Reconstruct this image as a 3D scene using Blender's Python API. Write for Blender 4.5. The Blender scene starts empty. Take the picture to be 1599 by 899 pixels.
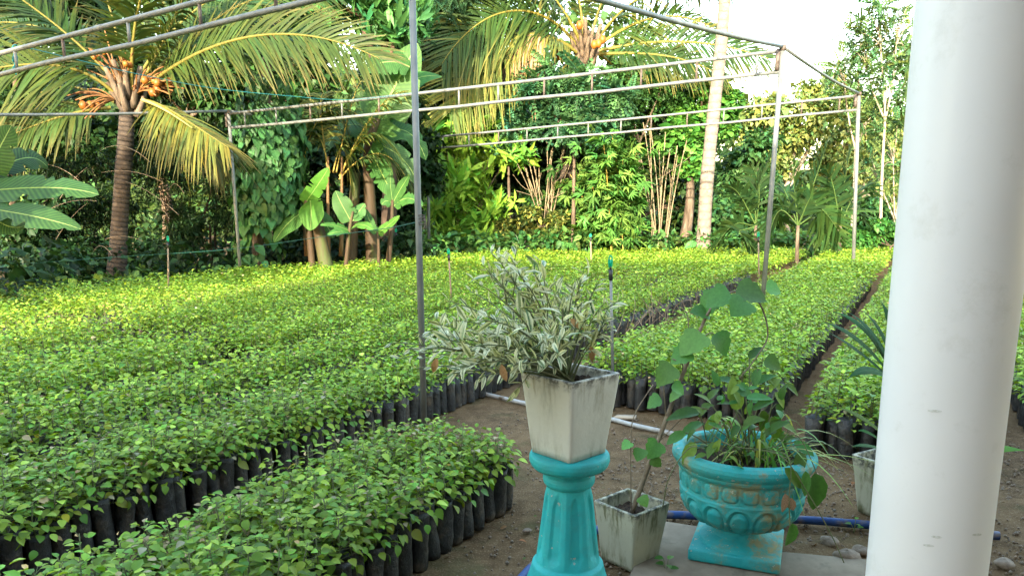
import bpy, math, random
import numpy as np
from mathutils import Vector, Matrix

# ------------------------------------------------------------------ camera, sky, sun, exposure
rng = np.random.default_rng(11)
random.seed(5)
SC = bpy.context.scene
COL = SC.collection
F, CX, PY, HC = 1155.0, 799.5, 575.0, 1.5
PITCH = math.radians(12.0)
CP, SP = math.cos(PITCH), math.sin(PITCH)

cam_data = bpy.data.cameras.new('camera')
cam = bpy.data.objects.new('camera', cam_data)
COL.objects.link(cam)
cam.location = (0, 0, HC)
cam.rotation_euler = (math.pi / 2 - PITCH, 0, 0)
cam_data.sensor_width = 36
cam_data.lens = F * 36 / 1599
cam_data.shift_y = (PY - 449.5) / 1599
cam_data.clip_start = 0.05
cam_data.clip_end = 1200
SC.camera = cam

SUN_AZ, SUN_EL = math.radians(-165), math.radians(17)   # azimuth the light comes FROM, from +Y towards +X
sd = Vector((math.sin(SUN_AZ) * math.cos(SUN_EL), math.cos(SUN_AZ) * math.cos(SUN_EL), math.sin(SUN_EL)))
world = bpy.data.worlds.new('World')
SC.world = world
world.use_nodes = True
wn = world.node_tree
sky_tex = wn.nodes.new('ShaderNodeTexSky')
sky_tex.sky_type = 'NISHITA'
sky_tex.sun_disc = False
sky_tex.sun_elevation = SUN_EL
sky_tex.sun_rotation = SUN_AZ
sky_tex.air_density = 1.6
sky_tex.dust_density = 2.0
sky_tex.ozone_density = 1.2
wn.nodes['Background'].inputs[1].default_value = 0.15
wn.links.new(sky_tex.outputs[0], wn.nodes['Background'].inputs[0])
sun_l = bpy.data.lights.new('sun', 'SUN')
sun_l.energy = 2.15
sun_l.angle = math.radians(0.5)
sun_l.color = (1.0, 0.88, 0.68)
sun_o = bpy.data.objects.new('sun', sun_l)
COL.objects.link(sun_o)
sun_o.location = (0, -20, 30)
sun_o.rotation_euler = sd.to_track_quat('Z', 'Y').to_euler()
SC.view_settings.view_transform = 'Standard'
SC.view_settings.look = 'None'
SC.view_settings.exposure = 3.2
SC.view_settings.gamma = 1.0
SC.render.engine = 'CYCLES'
SC.cycles.max_bounces = 6
SC.cycles.diffuse_bounces = 2
SC.cycles.glossy_bounces = 2
SC.cycles.transmission_bounces = 4
SC.cycles.transparent_max_bounces = 4
SC.cycles.caustics_reflective = False
SC.cycles.caustics_refractive = False
SC.cycles.use_denoising = True


# ------------------------------------------------------------------ helpers: places
def ray(px, py):
    a = (px - CX) / F
    b = (PY - py) / F
    return np.array((a, CP + b * SP, -SP + b * CP))


def at(px, py, Y):
    """The point seen at a spot of the photograph, at ground distance Y."""
    r = ray(px, py)
    return np.array((0, 0, HC)) + r * (Y / r[1])


def gnd(px, py, z=0.0):
    r = ray(px, py)
    return np.array((0, 0, HC)) + r * ((z - HC) / r[2])


def pxs(n, Y):
    """n pixels as metres at distance Y."""
    return n / F * Y * 1.0


BAZ = math.radians(28.85)
BD = np.array((math.sin(BAZ), math.cos(BAZ)))       # along the beds
BN = np.array((-math.cos(BAZ), math.sin(BAZ)))      # across them, to the left


def st(s, t, z=0.0):
    p = BD * s + BN * t
    return np.array((p[0], p[1], z))


def unit(v):
    v = np.asarray(v, float)
    n = np.linalg.norm(v, axis=-1, keepdims=True)
    return v / np.maximum(n, 1e-9)


# ------------------------------------------------------------------ helpers: meshes
class Geo:
    def __init__(s):
        s.v, s.c, s.lc, s.f, s.n = [], [], [], [], 0

    def add(s, V, Fc, col=(1, 1, 1), mat=0, lc=None):
        V = np.asarray(V, np.float64).reshape(-1, 3)
        Fc = np.asarray(Fc, np.int64)
        col = np.asarray(col, np.float64)
        if col.ndim == 1:
            col = np.tile(col[:3], (len(V), 1))
        s.v.append(V)
        s.c.append(col)
        s.lc.append(np.zeros((len(V), 3)) if lc is None else np.asarray(lc, float))
        if len(Fc):
            s.f.append((Fc + s.n, mat))
        s.n += len(V)
        return s

    def mesh(s, name, mats, origin=(0, 0, 0), smooth=True):
        V = np.concatenate(s.v) - np.asarray(origin, float)
        C = np.concatenate(s.c)
        L = np.concatenate(s.lc)
        loops = np.concatenate([f.ravel() for f, m in s.f])
        sizes = np.concatenate([np.full(len(f), f.shape[1]) for f, m in s.f])
        mi = np.concatenate([np.full(len(f), m) for f, m in s.f])
        me = bpy.data.meshes.new(name)
        me.vertices.add(len(V))
        me.vertices.foreach_set('co', V.ravel().astype(np.float32))
        me.loops.add(len(loops))
        me.loops.foreach_set('vertex_index', loops.astype(np.int32))
        me.polygons.add(len(sizes))
        starts = np.concatenate(([0], np.cumsum(sizes)[:-1]))
        me.polygons.foreach_set('loop_start', starts.astype(np.int32))
        me.polygons.foreach_set('loop_total', sizes.astype(np.int32))
        me.polygons.foreach_set('material_index', mi.astype(np.int32))
        if smooth:
            me.polygons.foreach_set('use_smooth', np.ones(len(sizes), bool))
        a = me.attributes.new('col', 'FLOAT_COLOR', 'POINT')
        a.data.foreach_set('color', np.concatenate((C, np.ones((len(C), 1))), 1).ravel().astype(np.float32))
        if np.any(L):
            a = me.attributes.new('lc', 'FLOAT_VECTOR', 'POINT')
            a.data.foreach_set('vector', L.ravel().astype(np.float32))
        for m in (mats if isinstance(mats, (list, tuple)) else [mats]):
            me.materials.append(m)
        me.update(calc_edges=True)
        me.validate()
        return me

    def build(s, name, mats, parent=None, origin=(0, 0, 0), smooth=True):
        return link(name, s.mesh(name, mats, origin, smooth), parent)


def link(name, mesh, parent=None, loc=None, rz=None):
    o = bpy.data.objects.new(name, mesh)
    COL.objects.link(o)
    if parent is not None:
        o.parent = parent
    if loc is not None:
        o.location = loc
    if rz is not None:
        o.rotation_euler = (0, 0, rz)
    return o


def tag(o, label=None, cat=None, group=None, kind=None):
    if label:
        o['label'] = label
    if cat:
        o['category'] = cat
    if group:
        o['group'] = group
    if kind:
        o['kind'] = kind
    return o


def thing(name, label, cat, loc, group=None):
    o = bpy.data.objects.new(name, None)
    COL.objects.link(o)
    o.location = [float(x) for x in loc]
    o.empty_display_size = 0.1
    return tag(o, label, cat, group)


def bez(P, n):
    P = [np.asarray(p, float) for p in P]
    t = np.linspace(0, 1, n)[:, None]
    while len(P[0].shape) == 1 or len(P) > 1:
        if len(P) == 1:
            break
        P = [a * (1 - t) + b * t for a, b in zip(P[:-1], P[1:])]
    return P[0]


def spline(P, n=8):
    """Smooth curve through points (Catmull-Rom)."""
    P = np.asarray(P, float)
    Q = np.vstack((2 * P[0] - P[1], P, 2 * P[-1] - P[-2]))
    out = []
    for i in range(1, len(Q) - 2):
        t = np.linspace(0, 1, n, endpoint=False)[:, None]
        a, b, c, d = Q[i - 1], Q[i], Q[i + 1], Q[i + 2]
        out.append(0.5 * (2 * b + (c - a) * t + (2 * a - 5 * b + 4 * c - d) * t ** 2 + (3 * b - a - 3 * c + d) * t ** 3))
    out.append(P[-1:])
    return np.vstack(out)


def tube(g, pts, r, seg=8, col=(1, 1, 1), mat=0, caps=True, lcv=None):
    pts = np.asarray(pts, float)
    n = len(pts)
    r = np.broadcast_to(np.asarray(r, float), (n,)) if np.ndim(r) < 2 else r
    T = unit(np.gradient(pts, axis=0))
    up = np.array((0, 0, 1.0)) if abs(T[0][2]) < 0.9 else np.array((1.0, 0, 0))
    S = np.cross(T[0], up)
    S /= np.linalg.norm(S)
    V, L = [], []
    a = np.linspace(0, 2 * math.pi, seg, endpoint=False)
    ln = 0
    for i in range(n):
        if i:
            ln += np.linalg.norm(pts[i] - pts[i - 1])
        S = S - T[i] * np.dot(S, T[i])
        S /= np.linalg.norm(S)
        B = np.cross(T[i], S)
        V.append(pts[i] + r[i] * (np.cos(a)[:, None] * S + np.sin(a)[:, None] * B))
        L.append(np.stack((np.full(seg, ln), a, np.full(seg, r[i])), 1))
    V = np.concatenate(V)
    L = np.concatenate(L)
    i, j = np.meshgrid(np.arange(n - 1), np.arange(seg), indexing='ij')
    i, j = i.ravel(), j.ravel()
    k = (j + 1) % seg
    Q = np.stack((i * seg + j, i * seg + k, (i + 1) * seg + k, (i + 1) * seg + j), 1)
    base = g.n
    g.add(V, Q, col, mat, L)
    if caps:
        for e, flip in ((0, True), (n - 1, False)):
            c = pts[e]
            idx = np.arange(seg) + e * seg + base - g.n
            jj = np.roll(idx, -1)
            m = np.zeros(seg, int)
            tri = np.stack((m, jj, idx) if flip else (m, idx, jj), 1)
            g.v.append(c[None]); g.c.append(np.asarray(col, float)[None, :3] if np.ndim(col) == 1 else np.ones((1, 3)))
            g.lc.append(np.zeros((1, 3)))
            g.f.append((tri + g.n, mat))
            g.n += 1
    return g


def grid_faces(n, m, wrap=False):
    i, j = np.meshgrid(np.arange(n - 1), np.arange(m if wrap else m - 1), indexing='ij')
    i, j = i.ravel(), j.ravel()
    k = (j + 1) % m
    return np.stack((i * m + j, i * m + k, (i + 1) * m + k, (i + 1) * m + j), 1)


def lathe(g, prof, seg=32, center=(0, 0, 0), col=(1, 1, 1), mat=0, rad=None):
    """prof: list of (r, z); rad(angle array, r, z) may vary the radius."""
    prof = np.asarray(prof, float)
    a = np.linspace(0, 2 * math.pi, seg, endpoint=False)
    R = np.repeat(prof[:, :1], seg, 1)
    Z = np.repeat(prof[:, 1:], seg, 1)
    A = np.repeat(a[None], len(prof), 0)
    if rad is not None:
        R = rad(A, R, Z)
    V = np.stack((R * np.cos(A), R * np.sin(A), Z), -1).reshape(-1, 3) + np.asarray(center, float)
    g.add(V, grid_faces(len(prof), seg, True), col, mat)
    return g


def box(g, c, size, rz=0.0, col=(1, 1, 1), mat=0):
    x, y, z = np.asarray(size, float) / 2
    V = np.array([(sx * x, sy * y, sz * z) for sz in (-1, 1) for sx, sy in ((-1, -1), (1, -1), (1, 1), (-1, 1))])
    ca, sa = math.cos(rz), math.sin(rz)
    V = np.stack((V[:, 0] * ca - V[:, 1] * sa, V[:, 0] * sa + V[:, 1] * ca, V[:, 2]), 1) + np.asarray(c, float)
    Q = [(3, 2, 1, 0), (4, 5, 6, 7), (0, 1, 5, 4), (1, 2, 6, 5), (2, 3, 7, 6), (3, 0, 4, 7)]
    return g.add(V, Q, col, mat)


def bevel(o, w, seg=2):
    m = o.modifiers.new('bevel', 'BEVEL')
    m.width = w
    m.segments = seg
    m.limit_method = 'ANGLE'
    return o


# ------------------------------------------------------------------ helpers: leaves
def tpl_blade(prof, curl=0.15, fold=0.12):
    """Leaf template: prof = [(y, halfwidth)], unit length; three points across."""
    V, Fc = [], []
    for y, w in prof:
        z = -curl * y * y
        if w == 0:
            V.append([(0, y, z)])
        else:
            V.append([(-w, y, z + fold * w), (0, y, z), (w, y, z + fold * w)])
    idx, k = [], 0
    for r in V:
        idx.append(list(range(k, k + len(r))))
        k += len(r)
    for a, b in zip(idx[:-1], idx[1:]):
        if len(a) == 1:
            Fc += [(a[0], b[1], b[0]), (a[0], b[2], b[1])]
        elif len(b) == 1:
            Fc += [(a[0], a[1], b[0]), (a[1], a[2], b[0])]
        else:
            for q in (0, 1):
                Fc += [(a[q], a[q + 1], b[q + 1]), (a[q], b[q + 1], b[q])]
    return np.array([p for r in V for p in r], float), np.array(Fc)


T_OV8 = tpl_blade([(0, 0), (.28, .3), (.62, .3), (1, 0)], .25, .35)
T_OV18 = tpl_blade([(0, 0), (.1, .19), (.28, .33), (.5, .36), (.72, .26), (.88, .12), (1, 0)], .35, .3)
T_OV4 = tpl_blade([(0, 0), (.42, .34), (1, 0)], .25, .4)
T_D2 = (np.array([(0, 0, 0), (.34, .45, .05), (0, 1, -.15), (-.34, .45, .05)]), np.array([(0, 1, 2), (0, 2, 3)]))
T_LANCE = tpl_blade([(0, 0), (.35, .13), (.7, .1), (1, 0)], .3, .3)
T_LANCE2 = (np.array([(0, 0, 0), (.11, .45, .03), (0, 1, -.25), (-.11, .45, .03)]), np.array([(0, 1, 2), (0, 2, 3)]))
T_HEART = tpl_blade([(0, 0), (-.06, .22), (.18, .43), (.5, .36), (.8, .14), (1, 0)], .2, .25)
T_ROUND = tpl_blade([(0, 0), (.05, .3), (.35, .5), (.7, .4), (1, 0)], .15, .2)


def merge_tpl(parts):
    V, Fc, n = [], [], 0
    for v, f in parts:
        V.append(v); Fc.append(f + n); n += len(v)
    return np.concatenate(V), np.concatenate(Fc)


def place_tpl(tp, p, a, nrm, L, W=None):
    V, Fc = inst(tp, [p], [a], [nrm], [L], [W or L])
    return V, Fc


def inst(tp, P, A, N, L, W):
    V0, F0 = tp
    P = np.asarray(P, float); A = unit(A); N = np.asarray(N, float)
    X = unit(np.cross(A, N))
    Z = np.cross(X, A)
    L = np.asarray(L, float)[:, None, None]; W = np.asarray(W, float)[:, None, None]
    V = P[:, None] + X[:, None] * V0[None, :, :1] * W + A[:, None] * V0[None, :, 1:2] * L + Z[:, None] * V0[None, :, 2:3] * L
    k = len(V0)
    Fc = F0[None] + (np.arange(len(P)) * k)[:, None, None]
    return V.reshape(-1, 3), Fc.reshape(-1, F0.shape[1])


def pinnate_tpl(pairs, tp, ll=.28, start=.15, droop=.3):
    parts = []
    for i in range(pairs):
        u = start + (1 - start) * i / (pairs - 1)
        for sg in (-1, 1):
            d = (sg * .9, .45, -.12)
            parts.append(place_tpl(tp, (0, u, -droop * u * u), d, (0, -.3, 1), ll * (1 - .4 * abs(u - .5)), ll * .9))
    parts.append(place_tpl(tp, (0, 1, -droop), (0, 1, -.5), (0, 0, 1), ll * .8))
    parts.append((np.array([(-.008, 0, 0), (.008, 0, 0), (0, 1, -droop), (0, .5, -droop * .25)]), np.array([(0, 1, 3), (1, 2, 3)])))
    return merge_tpl(parts)


T_PINN = pinnate_tpl(6, T_D2, .30)
T_FERN = pinnate_tpl(10, T_D2, .2, .1, .35)


def whorl_tpl(k, tp, droop=.55):
    parts = []
    for i in range(k):
        a = 2 * math.pi * i / k + .3 * (i % 3)
        parts.append(place_tpl(tp, (0, .12 * (i % 4), 0), (math.cos(a), .15 + .25 * (i % 2), math.sin(a)), (0, 1, 0), .75 + .1 * (i % 3), .8))
    return merge_tpl(parts)


T_WHORL = whorl_tpl(7, T_LANCE)
T_TUFT = merge_tpl([place_tpl(T_LANCE2, (0, 0, 0), (math.sin(a), math.cos(a), .25 * math.sin(5 * a)), (0, .2, 1), .7 + .3 * math.cos(a), .9) for a in (-1.1, -.6, -.2, .3, .75, 1.25)])


def jcol(col, n, k=.25, hue=.15, tips=None, ptip=0.0):
    """n colours scattered round one leaf colour."""
    col = np.asarray(col, float)
    c = col[None] * np.exp(rng.normal(0, k, (n, 1)))
    h = rng.normal(0, hue, n)
    c[:, 0] *= np.exp(h * 1.2)
    c[:, 2] *= np.exp(-h * .8)
    if tips is not None:
        m = rng.random(n) < ptip
        c[m] = np.asarray(tips)[None] * np.exp(rng.normal(0, k * .6, (m.sum(), 1)))
    return np.clip(c, .002, .8)


def add_leaves(g, tp, P, A, N, L, W, col, mat=0):
    V, Fc = inst(tp, P, A, N, L, W)
    k = len(tp[0])
    g.add(V, Fc, np.repeat(col, k, 0), mat, np.tile(tp[0] * np.array((2, 1, 1)), (len(P), 1)))


def rdir(n):
    return unit(rng.normal(size=(n, 3)))


def cloud(g, C, R, n, tp, L, col, wr=1.0, up=.7, outw=.6, droop=.25, shell=.6, k=.25, tips=None, ptip=0, lj=.25, mat=0, hue=.15):
    """n leaves over ellipsoids C (m,3) of radii R (m,3)."""
    C = np.atleast_2d(C); R = np.atleast_2d(R)
    vol = np.cbrt(R.prod(1)) ** 2
    i = rng.choice(len(C), n, p=vol / vol.sum())
    d = rdir(n)
    d[:, 2] = np.where(rng.random(n) < .3, np.abs(d[:, 2]), d[:, 2])
    r = (shell + (1 - shell) * rng.random(n)) * np.where(rng.random(n) < .3, rng.random(n), 1)
    P = C[i] + R[i] * d * r[:, None]
    A = unit(d * outw + rdir(n) * .6 + np.array((0, 0, -droop)))
    N = unit(np.array((0, 0, up)) + d * .45 + rdir(n) * .45)
    Ls = L * np.exp(rng.normal(0, lj, n))
    add_leaves(g, tp, P, A, N, Ls, Ls * wr, jcol(col, n, k, hue, tips, ptip), mat)


def subclumps(c, R, m, f=(.28, .45)):
    """m clump centres and radii spread through one crown ellipsoid."""
    d = rdir(m)
    r = np.cbrt(.15 + .85 * rng.random(m)) * .8
    s = rng.uniform(f[0], f[1], (m, 1)) * np.ones((1, 3))
    s[:, 2] *= .75
    return np.asarray(c) + d * np.asarray(R) * r[:, None], s * np.asarray(R)


def frond(g, pts, n=70, L=.8, w=.035, col=(.1, .16, .03), droop=.8, ang=.55, lift=.3, start=.12, tips=(.3, .24, .06), roll=0.0, rr=.025, rcol=(.3, .3, .07), both=(1, -1), mat=0, nseg=5, k=.18):
    """Pinnate palm leaf along rachis points."""
    pts = np.asarray(pts, float)
    R = bez(pts, 24) if len(pts) < 5 else pts
    seg = np.concatenate(([0], np.cumsum(np.linalg.norm(np.diff(R, axis=0), axis=1))))
    seg /= seg[-1]
    tube(g, R, np.linspace(rr, rr * .2, len(R)), 5, rcol, mat, False)
    u = np.linspace(start, 1, n)
    for sg in both:
        uu = np.clip(u + rng.normal(0, .004, n), 0, 1)
        P = np.stack([np.interp(uu, seg, R[:, q]) for q in range(3)], 1)
        Tn = unit(np.stack([np.interp(uu, seg, np.gradient(R[:, q])) for q in range(3)], 1))
        S = unit(np.cross(Tn, np.array((0, 0, 1.0)) + 1e-4))
        U = np.cross(S, Tn)
        if roll:
            S, U = S * math.cos(roll) + U * math.sin(roll), U * math.cos(roll) - S * math.sin(roll)
        fwd = ang + .8 * uu[:, None] ** 2
        D = unit(S * sg + Tn * fwd + U * lift + rng.normal(0, .11, (n, 3)))
        prof = np.clip(np.sin(np.pi * (.12 + .80 * uu)) ** .6, .2, 1)
        Ln = L * prof * np.exp(rng.normal(0, .08, n)) * np.where(rng.random(n) < .05, .35, 1)
        Wd = w * (.55 + .45 * prof)
        kk = np.linspace(0, 1, nseg)
        dr = droop * np.exp(rng.normal(0, .25, n))
        Q = P[:, None] + Ln[:, None, None] * (D[:, None] * kk[None, :, None] + np.array((0, 0, -1.0)) * (kk ** 1.8)[None, :, None] * dr[:, None, None] * .7)
        Dd = unit(np.gradient(Q, axis=1))
        Wv = unit(np.cross(Dd, np.cross(Tn, D)[:, None] + 1e-5))
        ww = Wd[:, None, None] * np.array([.5, 1, .95, .6, .06][:nseg])[None, :, None] * .5
        V = np.stack((Q - Wv * ww, Q + Wv * ww), 2).reshape(-1, 3)
        q0 = (np.arange(n) * nseg * 2)[:, None] + np.arange(nseg - 1)[None] * 2
        q0 = q0.ravel()
        Fc = np.stack((q0, q0 + 1, q0 + 3, q0 + 2), 1)
        c = jcol(col, n, k, .12)
        cc = np.repeat(c[:, None], nseg * 2, 1)
        tw = (np.repeat(kk, 2) ** 4)[None, :, None] * rng.random((n, 1, 1))
        cc = cc * (1 - tw) + np.asarray(tips)[None, None] * tw
        g.add(V, Fc, cc.reshape(-1, 3), mat)
    return g


def big_leaf(g, pts, wid, nrm=(0, 0, 1), col=(.06, .17, .03), fold=.25, wave=.06, tears=4, mat=0, shape=None, rib=.012, n=26, ribcol=(.25, .36, .1)):
    """Banana-like leaf: blade along a midrib curve, with a fold, waves and tears."""
    R = bez(pts, n)
    T = unit(np.gradient(R, axis=0))
    u = np.linspace(0, 1, n)
    if shape is None:
        prof = np.clip(1.12 * np.sin(np.pi * np.clip(u * .93 + .07, 0, 1) ** .75) ** .55, 0, 1)
        prof[-1] = 0.03; prof[0] = .05
    else:
        prof = np.interp(u, [p[0] for p in shape], [p[1] for p in shape])
    nr = np.asarray(nrm, float)
    X = unit(np.cross(T, nr))
    Z = np.cross(X, T)
    across = np.array((-1, -.66, -.33, 0, .33, .66, 1))
    edge = np.ones((n, 2))
    for _ in range(tears):
        edge[rng.integers(4, n - 3), rng.integers(0, 2)] *= rng.uniform(.35, .75)
    V = np.zeros((n, 7, 3))
    ph = rng.uniform(0, 6)
    for j, a in enumerate(across):
        e = edge[:, 0] if a < 0 else edge[:, 1]
        aa = a * (e if abs(a) > .7 else np.minimum(1, e + .3))
        h = -fold * abs(a) ** 1.6 * .6 + fold * .5 * abs(a) + wave * np.sin(9 * u + ph + 2 * np.sign(a)) * abs(a) ** 2
        V[:, j] = R + X * (wid * prof * aa)[:, None] + Z * (wid * h * prof)[:, None]
    lc = np.stack(np.broadcast_arrays(across[None], u[:, None] * 1.0, np.zeros((1, 1))), -1)
    g.add(V.reshape(-1, 3), grid_faces(n, 7), col, mat, lc.reshape(-1, 3))
    if rib:
        tube(g, R - Z * rib * .3, np.linspace(rib, rib * .25, n), 5, ribcol, mat)
    return g


# ------------------------------------------------------------------ materials
def nt(name):
    m = bpy.data.materials.new(name)
    m.use_nodes = True
    t = m.node_tree
    return m, t, t.nodes['Principled BSDF'], t.nodes['Material Output']


def nd(t, typ, **kw):
    n = t.nodes.new(typ)
    for k, v in kw.items():
        if k.startswith('i_'):
            n.inputs[k[2:].replace('_', ' ')].default_value = v
        else:
            setattr(n, k, v)
    return n


def mixc(t, fac, a, b, mode='MIX'):
    n = t.nodes.new('ShaderNodeMix')
    n.data_type = 'RGBA'
    n.blend_type = mode
    for s, v in ((n.inputs[0], fac), (n.inputs[6], a), (n.inputs[7], b)):
        if hasattr(v, 'is_linked') or isinstance(v, bpy.types.NodeSocket):
            t.links.new(v, s)
        elif s.type == 'RGBA':
            s.default_value = (*v[:3], 1)
        else:
            s.default_value = v
    return n.outputs[2]


def noise(t, scale, detail=4, rough=.55, vec=None, lo=None, hi=None, coord='Object'):
    tc = t.nodes.new('ShaderNodeTexCoord')
    n = t.nodes.new('ShaderNodeTexNoise')
    n.inputs['Scale'].default_value = scale
    n.inputs['Detail'].default_value = detail
    n.inputs['Roughness'].default_value = rough
    t.links.new(vec if vec is not None else tc.outputs[coord], n.inputs['Vector'])
    if lo is None:
        return n.outputs[0]
    r = t.nodes.new('ShaderNodeMapRange')
    r.inputs[1].default_value = lo
    r.inputs[2].default_value = hi
    t.links.new(n.outputs[0], r.inputs[0])
    return r.outputs[0]


def math_n(t, op, a, b=None):
    n = t.nodes.new('ShaderNodeMath')
    n.operation = op
    for s, v in zip(n.inputs, (a, b)):
        if v is None:
            continue
        if isinstance(v, bpy.types.NodeSocket):
            t.links.new(v, s)
        else:
            s.default_value = v
    return n.outputs[0]


def bump(t, p, h, strength=.4, dist=.01):
    b = t.nodes.new('ShaderNodeBump')
    b.inputs['Strength'].default_value = strength
    b.inputs['Distance'].default_value = dist
    t.links.new(h, b.inputs['Height'])
    t.links.new(b.outputs[0], p.inputs['Normal'])


def leaf_mat(name, rough=.42, trans=.3, spec=.4, ramp=None, band=None, rnd=.35):
    """Leaf: colour from the leaf itself (col), mottled, with light passing through."""
    m, t, p, out = nt(name)
    at_ = nd(t, 'ShaderNodeAttribute', attribute_name='col')
    base = at_.outputs[0]
    if ramp == 'variegated':
        lc = nd(t, 'ShaderNodeAttribute', attribute_name='lc')
        sx = nd(t, 'ShaderNodeSeparateXYZ')
        t.links.new(lc.outputs[1], sx.inputs[0])
        ax = math_n(t, 'ABSOLUTE', sx.outputs[0])
        ns = noise(t, 60, 3)
        oi0 = nd(t, 'ShaderNodeNewGeometry')
        pn = noise(t, 16, 2, .5, oi0.outputs['Position'], .32, .68)
        v = math_n(t, 'ADD', math_n(t, 'ADD', ax, math_n(t, 'MULTIPLY', math_n(t, 'SUBTRACT', ns, .5), .5)), math_n(t, 'MULTIPLY', math_n(t, 'SUBTRACT', pn, .55), .18))
        mr = nd(t, 'ShaderNodeMapRange')
        mr.inputs[1].default_value = .04; mr.inputs[2].default_value = .10
        t.links.new(v, mr.inputs[0])
        base = mixc(t, mr.outputs[0], base, (.64, .64, .42))
    if band:
        lc = nd(t, 'ShaderNodeAttribute', attribute_name='lc')
        sx = nd(t, 'ShaderNodeSeparateXYZ')
        t.links.new(lc.outputs[1], sx.inputs[0])
        ax = math_n(t, 'ABSOLUTE', sx.outputs[0])
        ph = math_n(t, 'SUBTRACT', math_n(t, 'MULTIPLY', sx.outputs[1], band), math_n(t, 'MULTIPLY', ax, band * .12))
        wv = math_n(t, 'SINE', ph)
        rib = math_n(t, 'LESS_THAN', ax, .035)
        b2 = mixc(t, math_n(t, 'MULTIPLY', math_n(t, 'ADD', wv, 1), .12), base, (.12, .24, .05))
        base = mixc(t, rib, b2, (.3, .4, .13))
        bump(t, p, wv, .25, .004)
    nz = noise(t, 9, 3, lo=.3, hi=.7)
    oi = nd(t, 'ShaderNodeObjectInfo')
    k = math_n(t, 'ADD', math_n(t, 'MULTIPLY', nz, .3), math_n(t, 'ADD', 1 - .15 - rnd / 2, math_n(t, 'MULTIPLY', oi.outputs['Random'], rnd)))
    hs = nd(t, 'ShaderNodeHueSaturation')
    t.links.new(base, hs.inputs['Color'])
    t.links.new(k, hs.inputs['Value'])
    c = hs.outputs[0]
    t.links.new(c, p.inputs['Base Color'])
    p.inputs['Roughness'].default_value = rough
    p.inputs['Specular IOR Level'].default_value = spec
    tr = nd(t, 'ShaderNodeBsdfTranslucent')
    t.links.new(mixc(t, 1.0, c, (1.5, 1.35, .55), 'MULTIPLY'), tr.inputs[0])
    mx = nd(t, 'ShaderNodeMixShader')
    mx.inputs[0].default_value = trans
    t.links.new(p.outputs[0], mx.inputs[1])
    t.links.new(tr.outputs[0], mx.inputs[2])
    t.links.new(mx.outputs[0], out.inputs[0])
    return m


def simple_mat(name, c1, c2, scale=12, rough=.7, b=.3, bd=.01, spec=.3, metallic=0, c3=None, s3=40, lo3=.62, hi3=.72, stretch=None, lo=.35, hi=.65):
    m, t, p, out = nt(name)
    vec = None
    if stretch:
        tc = nd(t, 'ShaderNodeTexCoord')
        mp = nd(t, 'ShaderNodeMapping')
        mp.inputs['Scale'].default_value = stretch
        t.links.new(tc.outputs['Object'], mp.inputs[0])
        vec = mp.outputs[0]
    c = mixc(t, noise(t, scale, 6, .6, vec, lo, hi), c1, c2)
    if c3:
        c = mixc(t, noise(t, s3, 5, .6, vec, lo3, hi3), c, c3)
    t.links.new(c, p.inputs['Base Color'])
    p.inputs['Roughness'].default_value = rough
    p.inputs['Specular IOR Level'].default_value = spec
    p.inputs['Metallic'].default_value = metallic
    if b:
        bump(t, p, noise(t, scale * 4, 6, .65, vec), b, bd)
    return m


M = {}
M['leaf'] = leaf_mat('leaf', .5, .2, .2)
M['leaf_soft'] = leaf_mat('leaf_soft', .6, .25, .15)
M['seedling'] = leaf_mat('seedling_leaf', .48, .25, .24)
M['frond'] = leaf_mat('frond', .5, .25, .18)
M['banana'] = leaf_mat('banana_leaf', .5, .35, .22, band=150, rnd=.15)
M['strap'] = leaf_mat('strap_leaf', .45, .3, .25, rnd=.2)
M['strap_dark'] = leaf_mat('dark_strap_leaf', .65, .15, .08, rnd=.2)
M['varieg'] = leaf_mat('variegated_leaf', .42, .25, .35, ramp='variegated', rnd=.15)
M['deadleaf'] = simple_mat('dry_leaf', (.22, .12, .06), (.36, .23, .13), 20, .8)
M['bark'] = simple_mat('bark', (.05, .035, .022), (.16, .12, .085), 9, .9, .9, .02, stretch=(1, 1, .25), c3=(.2, .2, .17), s3=6)
M['bark_dark'] = simple_mat('dark_bark', (.03, .02, .014), (.1, .065, .042), 9, .9, .9, .02, stretch=(1, 1, .3))
M['bark_pale'] = simple_mat('pale_bark', (.22, .18, .14), (.34, .29, .23), 6, .9, .6, .015, c3=(.16, .11, .08), s3=5, lo3=.62, hi3=.7)
M['stem'] = simple_mat('green_stem', (.09, .12, .04), (.17, .16, .08), 20, .7)
M['twig'] = simple_mat('twig', (.14, .10, .065), (.26, .2, .14), 20, .85)
M['cane'] = simple_mat('cane', (.16, .12, .07), (.25, .205, .125), 8, .6, stretch=(1, 1, .2))
M['ycane'] = simple_mat('yellow_cane', (.36, .24, .04), (.42, .33, .08), 8, .5, stretch=(1, 1, .2))
M['nut'] = simple_mat('king_coconut', (.19, .058, .008), (.24, .095, .015), 6, .45)
M['flower'] = simple_mat('palm_flower', (.15, .06, .018), (.2, .1, .035), 9, .7)
M['bag'] = simple_mat('poly_bag', (.014, .014, .014), (.042, .04, .037), 11, .4, .7, .016, .45, c3=(.13, .095, .06), s3=7, lo3=.5, hi3=.75)
M['potsoil'] = simple_mat('potting_soil', (.03, .02, .013), (.10, .065, .04), 60, .95, .9, .01)
M['metal'] = simple_mat('galvanised_pipe', (.10, .107, .103), (.165, .173, .165), 10, .5, .15, .002, .5, .1, c3=(.11, .095, .08), s3=9, lo3=.66, hi3=.76, stretch=(1, 1, .6))
M['rust'] = simple_mat('rusty_steel', (.07, .05, .04), (.15, .12, .10), 25, .7, .3, .003, .4, .3)
M['cord'] = simple_mat('teal_cord', (.015, .15, .16), (.02, .2, .2), 30, .6, 0)
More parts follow.
